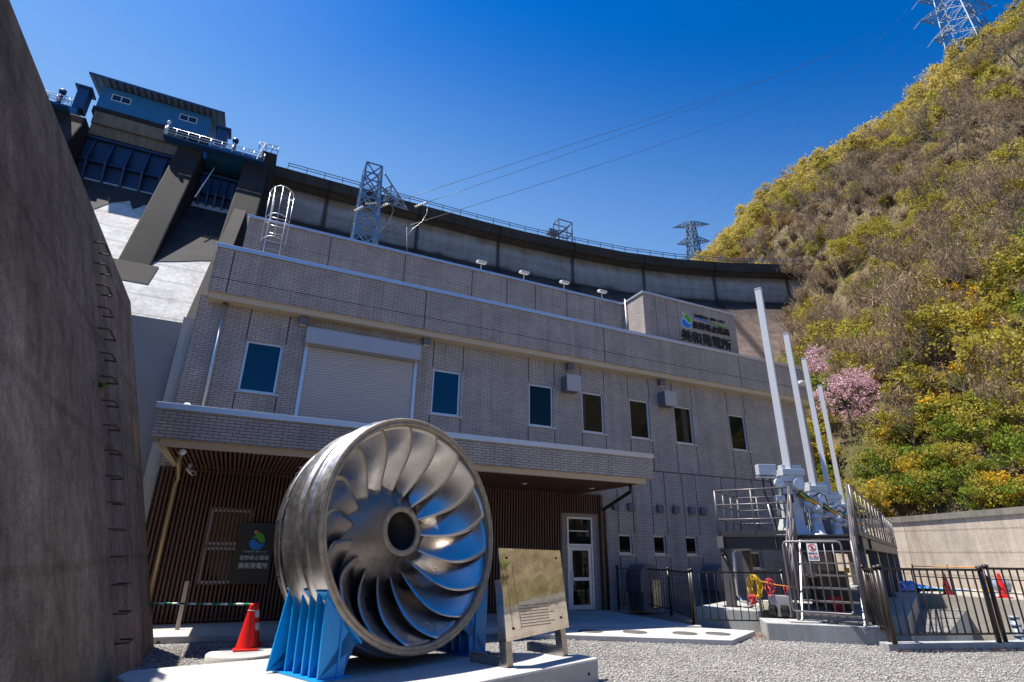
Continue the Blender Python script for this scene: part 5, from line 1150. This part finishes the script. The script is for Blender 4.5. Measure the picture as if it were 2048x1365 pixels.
# ------------------------------------------------------------------ vegetation
def leafmat(name, c1, c2, trans=.35, vs=.8):
    m = bpy.data.materials.new(name); m.use_nodes = True; t = m.node_tree; b = t.nodes['Principled BSDF']; out = t.nodes['Material Output']
    g = t.nodes.new('ShaderNodeNewGeometry'); oi = t.nodes.new('ShaderNodeObjectInfo')
    n = noise(t, g.outputs['Position'], vs, 4); f = mth(t, 'ADD', mth(t, 'MULTIPLY', n, .6), mth(t, 'ADD', mth(t, 'MULTIPLY', g.outputs['Random Per Island'], .45), mth(t, 'MULTIPLY', oi.outputs['Random'], .35)))
    col = ramp(t, mth(t, 'SUBTRACT', f, .2), [(.1, c1), (.9, c2)])
    t.links.new(col, b.inputs['Base Color']); b.inputs['Roughness'].default_value = .6; b.inputs['Specular IOR Level'].default_value = .25
    tr = t.nodes.new('ShaderNodeBsdfTranslucent'); t.links.new(col, tr.inputs[0]); mx = t.nodes.new('ShaderNodeMixShader'); mx.inputs[0].default_value = trans
    t.links.new(b.outputs[0], mx.inputs[1]); t.links.new(tr.outputs[0], mx.inputs[2]); t.links.new(mx.outputs[0], out.inputs['Surface']); return m
L_GREEN = leafmat('fresh green leaves', (.085,.13,.014), (.34,.41,.05), .42); L_OLIVE = leafmat('olive leaves', (.23,.19,.025), (.55,.46,.07), .42); L_YEL = leafmat('yellow green ridge leaves', (.36,.28,.05), (.70,.56,.15), .45)
L_GOLD = leafmat('golden flowers', (.50,.28,.01), (.85,.52,.03), .4); L_PINK = leafmat('pink blossom', (.60,.33,.38), (.86,.62,.66)); L_BROWN = leafmat('brown twigs and buds', (.32,.205,.10), (.62,.43,.23), .25); L_RUST = leafmat('rust orange young leaves', (.26,.14,.05), (.42,.24,.08)); L_DARK = leafmat('dark evergreen leaves', (.015,.035,.008), (.05,.09,.02), .2)
BARK = mat('grey brown bark', (.19,.14,.095), .9, 0, .5, 4)
def leaves(n, R, H, zc, size, seed, clumps=22, elong=1.6, hollow=.55, flat=.75):
    r = np.random.default_rng(seed)
    c = r.normal(size=(clumps,3)); c /= np.linalg.norm(c, axis=1)[:,None]; c *= (r.uniform(.15,1,(clumps,1))**.5); c *= np.array([R*.8,R*.8,H*.42]); c[:,2] += zc
    cs = r.uniform(.10,.34,(clumps,1))*R
    k = r.integers(0, clumps, n); d = r.normal(size=(n,3)); d /= np.linalg.norm(d, axis=1)[:,None]; rad = hollow+(1-hollow)*r.uniform(0,1,(n,1))**.5
    p = c[k]+d*cs[k]*rad*np.array([1,1,flat])*r.uniform(.75,1.25,(n,1))
    a = r.normal(size=(n,3)); a /= np.linalg.norm(a, axis=1)[:,None]; bb = np.cross(a, r.normal(size=(n,3))); bb /= np.linalg.norm(bb, axis=1)[:,None]
    s = size*r.uniform(.55,1.3,(n,1)); a = a*s*elong*.5; bb = bb*s*.5
    v = np.stack([p-a, p+bb*.9, p+a, p-bb*.9], 1).reshape(-1,3); f = np.arange(4*n).reshape(-1,4); return v, f
def branches(H, R, seed, lean=0, levels=3, r0=.11, up_=.6, nb=5, seg=4):
    rr = random.Random(seed); mb = MB(); mbb = MB(); tips = []
    def grow(p, d, L, r, lv):
        pts = [p]; rad = [r]; q = p
        for i in range(seg):
            d = (d+Vector((rr.uniform(-.22,.22), rr.uniform(-.22,.22), rr.uniform(-.05,.20)))).normalized(); q = q+d*L/seg; pts.append(q); rad.append(r*(1-.62*(i+1)/seg))
        (mb if lv == levels else mbb).tube(pts, rad, 5 if lv > 1 else 3, sm=True, cap=False)
        if lv <= 0: tips.append(q); return
        for i in range(nb):
            k = rr.uniform(.35,1.0); j = min(seg-1, int(k*seg)); b_ = pts[j]+(pts[j+1]-pts[j])*(k*seg-j) if j < seg else pts[-1]
            az = rr.uniform(0,6.283); e = rr.uniform(.35,.95)
            nd = (d*up_+Vector((math.cos(az)*e, math.sin(az)*e, rr.uniform(.05,.6)))).normalized(); grow(b_, nd, L*rr.uniform(.48,.72), max(.014, rad[j]*.6), lv-1)
    for s in range(1 if H > 3 else 3):
        grow(Vector((rr.uniform(-.1,.1)*H*.2, rr.uniform(-.1,.1)*H*.2, -.4)), Vector((rr.uniform(-.2,.2)+lean, rr.uniform(-.2,.2), 1)).normalized(), H*.52, r0, levels)
    return mb, mbb, tips
PROTO = {}
def proto(key, name, lm, n, R, H, size, seed, trunk=True, twigs=True, levels=2, hollow=.5, clumps=22, r0=.1, flat=.75, elong=1.6):
    t_ = bpy.data.objects.new(name, None); COL.objects.link(t_); ORG[t_.name] = Vector((0,0,0))
    if n:
        v, f = leaves(n, R, H, H*.58, size, seed, clumps, elong, hollow, flat); fastmesh('crown', v, f, lm, t_)
    if twigs:
        mb, mbb, tips = branches(H, R, seed, levels=levels, r0=r0); mb.add(mbb.v, mbb.f, 0, True); mb.build('trunk', BARK, t_)
    PROTO.setdefault(key, []).append(t_); return t_
for s in range(3): proto('ridge', 'ridge_tree', L_YEL, 4200, 4.2, 8.5, .26, 10+s, r0=.17, clumps=70, hollow=.1)
for s in range(2): proto('olive', 'olive_tree', L_OLIVE, 3000, 3.3, 6.5, .24, 20+s, r0=.14, clumps=55, hollow=.1)
def bare(key, name, lm, seed, H, n=900, R=2.6):
    t_ = bpy.data.objects.new(name, None); COL.objects.link(t_); ORG[t_.name] = Vector((0,0,0))
    mb, mbb, tips = branches(H, R, seed, levels=4, r0=.12, nb=5, seg=3); mb.build('trunk', BARK, t_)
    r = np.random.default_rng(seed); tp = np.array([tuple(q) for q in tips]); k = r.integers(0, len(tp), n); p = tp[k]+r.normal(size=(n,3))*.18
    a = r.normal(size=(n,3))*.7+np.array([0,0,.8]); a /= np.linalg.norm(a,axis=1)[:,None]; bb = np.cross(a, r.normal(size=(n,3))); bb /= np.linalg.norm(bb,axis=1)[:,None]
    a *= r.uniform(.15,.42,(n,1)); bb *= .016*r.uniform(.6,1.6,(n,1)); v = np.stack([p-a,p+bb,p+a,p-bb],1).reshape(-1,3)
    mbb.add(v, np.arange(4*n).reshape(-1,4).tolist(), 1); mbb.build('crown', [BARK, lm], t_); PROTO.setdefault(key, []).append(t_)
for s in range(4): bare('bare', 'bare_tree', L_BROWN, 40+s, 6.5+.5*s, 520)
for s in range(2): bare('rust', 'russet_tree', L_RUST, 50+s, 6.5, 2600)
for s in range(3): proto('shrub', 'green_shrub', L_GREEN, 2300, 1.5, 2.2, .092, 60+s, levels=2, r0=.03, clumps=40, hollow=.15)
for s in range(2): proto('oshrub', 'olive_shrub', L_OLIVE, 1900, 1.6, 2.4, .082, 70+s, levels=2, r0=.035, clumps=40, hollow=.1)
for s in range(2): bare('brush', 'bare_bush', L_BROWN, 80+s, 2.8, 450)
def gold(seed):
    t_ = bpy.data.objects.new('yellow_bush', None); COL.objects.link(t_); ORG[t_.name] = Vector((0,0,0))
    v, f = leaves(1100, 1.4, 1.8, .95, .105, seed, 34, 1.6, .2); v2, f2 = leaves(750, 1.5, 1.9, 1.0, .10, seed+1, 22, 1.3, .3)
    o = fastmesh('foliage', np.concatenate([v,v2]), np.concatenate([f,f2+len(v)]), [L_OLIVE, L_GOLD], t_); o.data.polygons.foreach_set('material_index', np.r_[np.zeros(len(f),np.int32), np.ones(len(f2),np.int32)]); PROTO.setdefault('gold', []).append(t_)
gold(90); gold(93)
for s in range(2): proto('pink', 'blossom_tree', L_PINK, 1500, 2.5, 4.2, .12, 100+s, levels=3, r0=.08, clumps=34, hollow=.1)
for s in range(2): proto('dark', 'evergreen_tree', L_DARK, 2000, 2.6, 7.5, .32, 110+s, r0=.15, clumps=26)
GRP = {'ridge':('tree','yellow green spring tree in the row along the hill ridge','trees along the hill ridge'),'olive':('tree','olive green young tree standing on the upper hillside','olive trees on the hillside'),'bare':('tree','leafless brown tree standing on the steep hillside','bare trees on the hillside'),
 'rust':('tree','russet budding tree beside the right end of the dam','russet trees by the dam'),'shrub':('shrub','fresh green shrub on the lower hillside above the old wall','green shrubs on the lower hillside'),'oshrub':('shrub','olive yellow shrub on the lower hillside','olive shrubs on the lower hillside'),
 'brush':('bush','small leafless bush on the brown hillside','bare bushes on the hillside'),'gold':('bush','bush full of golden yellow flowers on the lower hillside','golden flowering bushes'),'pink':('tree','pink blossoming tree on the hillside','pink blossom trees'),'dark':('tree','dark evergreen tree behind the dam end','evergreens behind the dam')}
used = set()
def plant(key, x, y, sc=1., label=None, dz=0.):
    P = PROTO[key]; p = P[random.randrange(len(P))]; z = float(hill(x, y))-.15+dz
    loc, rot, s3 = (x, y, z), (random.uniform(-.08,.08), random.uniform(-.12,.0), random.uniform(0,6.28)), (sc*random.uniform(.85,1.15), sc*random.uniform(.85,1.15), sc*random.uniform(.85,1.2))
    if p.name in used: o = copy_tree(p, loc, rot, s3)
    else: used.add(p.name); o = p; o.location = loc; o.rotation_euler = rot; o.scale = s3
    c_, l_, g_ = GRP[key]; tag(o, label or l_, c_, g_); return o
def inview(x, y, z, mgn=60):
    d = Vector((x,y,z-CAMH)); zc = d.dot(fw)
    if zc < 1: return False
    px, py = 1024+1100.16*d.dot(rt2)/zc, 682.5-1100.16*d.dot(up2)/zc
    return -mgn < px-1300 and px < 2048+mgn and -mgn < py < 1365
PK = [(44.1,29.9),(46.6,31.0),(36.4,23.3),(38.4,23.8)]
def blocks_pink(x, y):
    for a, c in PK:
        D = math.hypot(a, c); al = (x*a+y*c)/D
        if abs(x*c-y*a)/D < 1.9 and D-4.2 < al < D+1.2: return True
    return False
def scatter(key, n, x0, x1, y0, y1, s0, s1, mind, pred=None, tries=40):
    pts = []; k = 0
    while len(pts) < n and k < n*tries:
        k += 1; x, y = random.uniform(x0,x1), random.uniform(y0,y1)
        if not inview(x, y, float(hill(x,y))+1): continue
        if 36 < x < 90 and y > x/math.tan(R_(55.2)) and not (key in ('bare','brush') and y < x/math.tan(R_(53.8))): continue
        if pred and not pred(x, y): continue
        if blocks_pink(x, y): continue
        if any((x-a)**2+(y-b)**2 < mind**2 for a, b in pts): continue
        pts.append((x,y)); plant(key, x, y, random.uniform(s0,s1))
# ridge line
y = 30.
while y < 215:
    r_ = RX-6*min(1,max(0,(y-40)/100))-random.uniform(0,3); 
    if inview(r_, y, float(hill(r_,y))+4, 90): plant('ridge' if random.random() < .85 else 'olive', r_, y, random.uniform(1.05,1.6))
    y += 3.6 if y < 110 else 5.
scatter('ridge', 50, 118, 148, 40, 190, .8, 1.35, 5.5)
scatter('olive', 26, 110, 140, 30, 180, .9, 1.4, 6)
scatter('olive', 34, 95, 142, 25, 190, .6, 1.0, 5)
scatter('bare', 105, 85, 146, 25, 190, 1.0, 1.6, 4.6)
scatter('bare', 62, 40, 90, 8, 70, .65, 1.15, 4.2)
scatter('bare', 55, 33, 62, 4, 45, .45, .85, 2.6)
scatter('rust', 14, 95, 130, 85, 135, .9, 1.3, 5)
scatter('rust', 8, 70, 110, 60, 85, .7, 1.0, 4)
scatter('dark', 10, 138, 150, 165, 200, .9, 1.3, 5)
scatter('bare', 34, 52, 92, 34, 62, .4, .65, 2.4)
scatter('brush', 170, 36, 110, 6, 75, .7, 1.5, 2.0)
scatter('olive', 22, 60, 100, 15, 75, .4, .65, 4)
scatter('oshrub', 36, 31.5, 37, 2, 34, .7, 1.2, 1.5)
scatter('olive', 16, 33, 52, 5, 40, .4, .75, 4.)
scatter('oshrub', 60, 36, 75, 4, 62, .6, 2.1, 2.2)
scatter('shrub', 55, 31.5, 36.5, 2, 34, .6, 1.1, 1.3)
scatter('shrub', 48, 35, 60, 3, 50, .5, 1.8, 2.2)
scatter('gold', 80, 31.6, 54, 3, 42, .6, 1.35, 1.8)
for x, y, s, lb in ((44.1,29.9,1.05,'pink blossoming tree behind the tallest looking white pole, upper one'),(46.6,31.0,.9,'pink blossoming tree right of the tallest looking white pole, right part of the upper group'),(36.4,23.3,1.0,'pink blossoming tree behind the fourth white pole, lower one'),(38.4,23.8,.8,'pink blossoming tree right of the fourth white pole'),(141,50,1.9,'pale pink blossoming tree high on the ridge under the pylon')): plant('pink', x, y, s, lb, .5 if x < 42 else 0.)
for k in range(70): plant(random.choice(['shrub','oshrub','gold','bare','brush','shrub']), random.uniform(31.8,52), random.uniform(-22,3), random.uniform(.7,1.3))
# dry grass and brush as ground cover
nt_ = 80000; gx = 31.5+(rng.uniform(0,1,nt_)**1.35)*112; gy = rng.uniform(-12,150,nt_); 
keep = (gy < gx*1.05+4) & (gy > gx*.22-22); gx, gy = gx[keep], gy[keep]; n = len(gx); gz = hill(gx, gy)
k = 3; ax_ = rng.normal(size=(n*k,3))*np.array([.55,.55,.3])+np.array([0,0,.75]); ax_ /= np.linalg.norm(ax_,axis=1)[:,None]; L_ = (.25+.75*rng.uniform(0,1,(n*k,1))**2)*(.35+.011*np.repeat(gx,k)[:,None])
bp_ = np.stack([np.repeat(gx,k)+rng.normal(size=n*k)*.25, np.repeat(gy,k)+rng.normal(size=n*k)*.25, np.repeat(gz,k)], 1); sd = np.cross(ax_, rng.normal(size=(n*k,3))); sd /= np.linalg.norm(sd,axis=1)[:,None]; sd *= .018*(.4+.03*np.repeat(gx,k)[:,None])
v = np.stack([bp_-sd-np.array([0,0,.2]), bp_+sd-np.array([0,0,.2]), bp_+ax_*L_], 1).reshape(-1,3); f = np.arange(len(v)).reshape(-1,3)
o = fastmesh('dry_brush', v, f, leafmat('dry brush stalks', (.13,.09,.05), (.26,.22,.09), .2, .12)); tag(o, 'dry grass and brush covering the brown hillside', 'ground cover', kind='stuff')

# unseen slope added behind the camera to colour reflections in steel and glass
xb = np.arange(-160, 200, 12.); yb = np.arange(-190, -55, 9.); XB, YB = np.meshgrid(xb, yb, indexing='ij'); ZB = np.clip((-62-YB)*.3, 0, 30)+hnoise(XB, YB)*1.2*np.clip((-58-YB)/20,0,1)-.5
nb_ = len(yb); ib, jb = np.meshgrid(np.arange(len(xb)-1), np.arange(nb_-1), indexing='ij')
o = fastmesh('reflection_slope', np.stack([XB,YB,ZB],-1).reshape(-1,3), np.stack([ib*nb_+jb,(ib+1)*nb_+jb,(ib+1)*nb_+jb+1,ib*nb_+jb+1],-1).reshape(-1,4), SOIL, smooth=True); tag(o, 'unseen brown slope added behind the viewer for reflections', 'hillside', kind='structure')
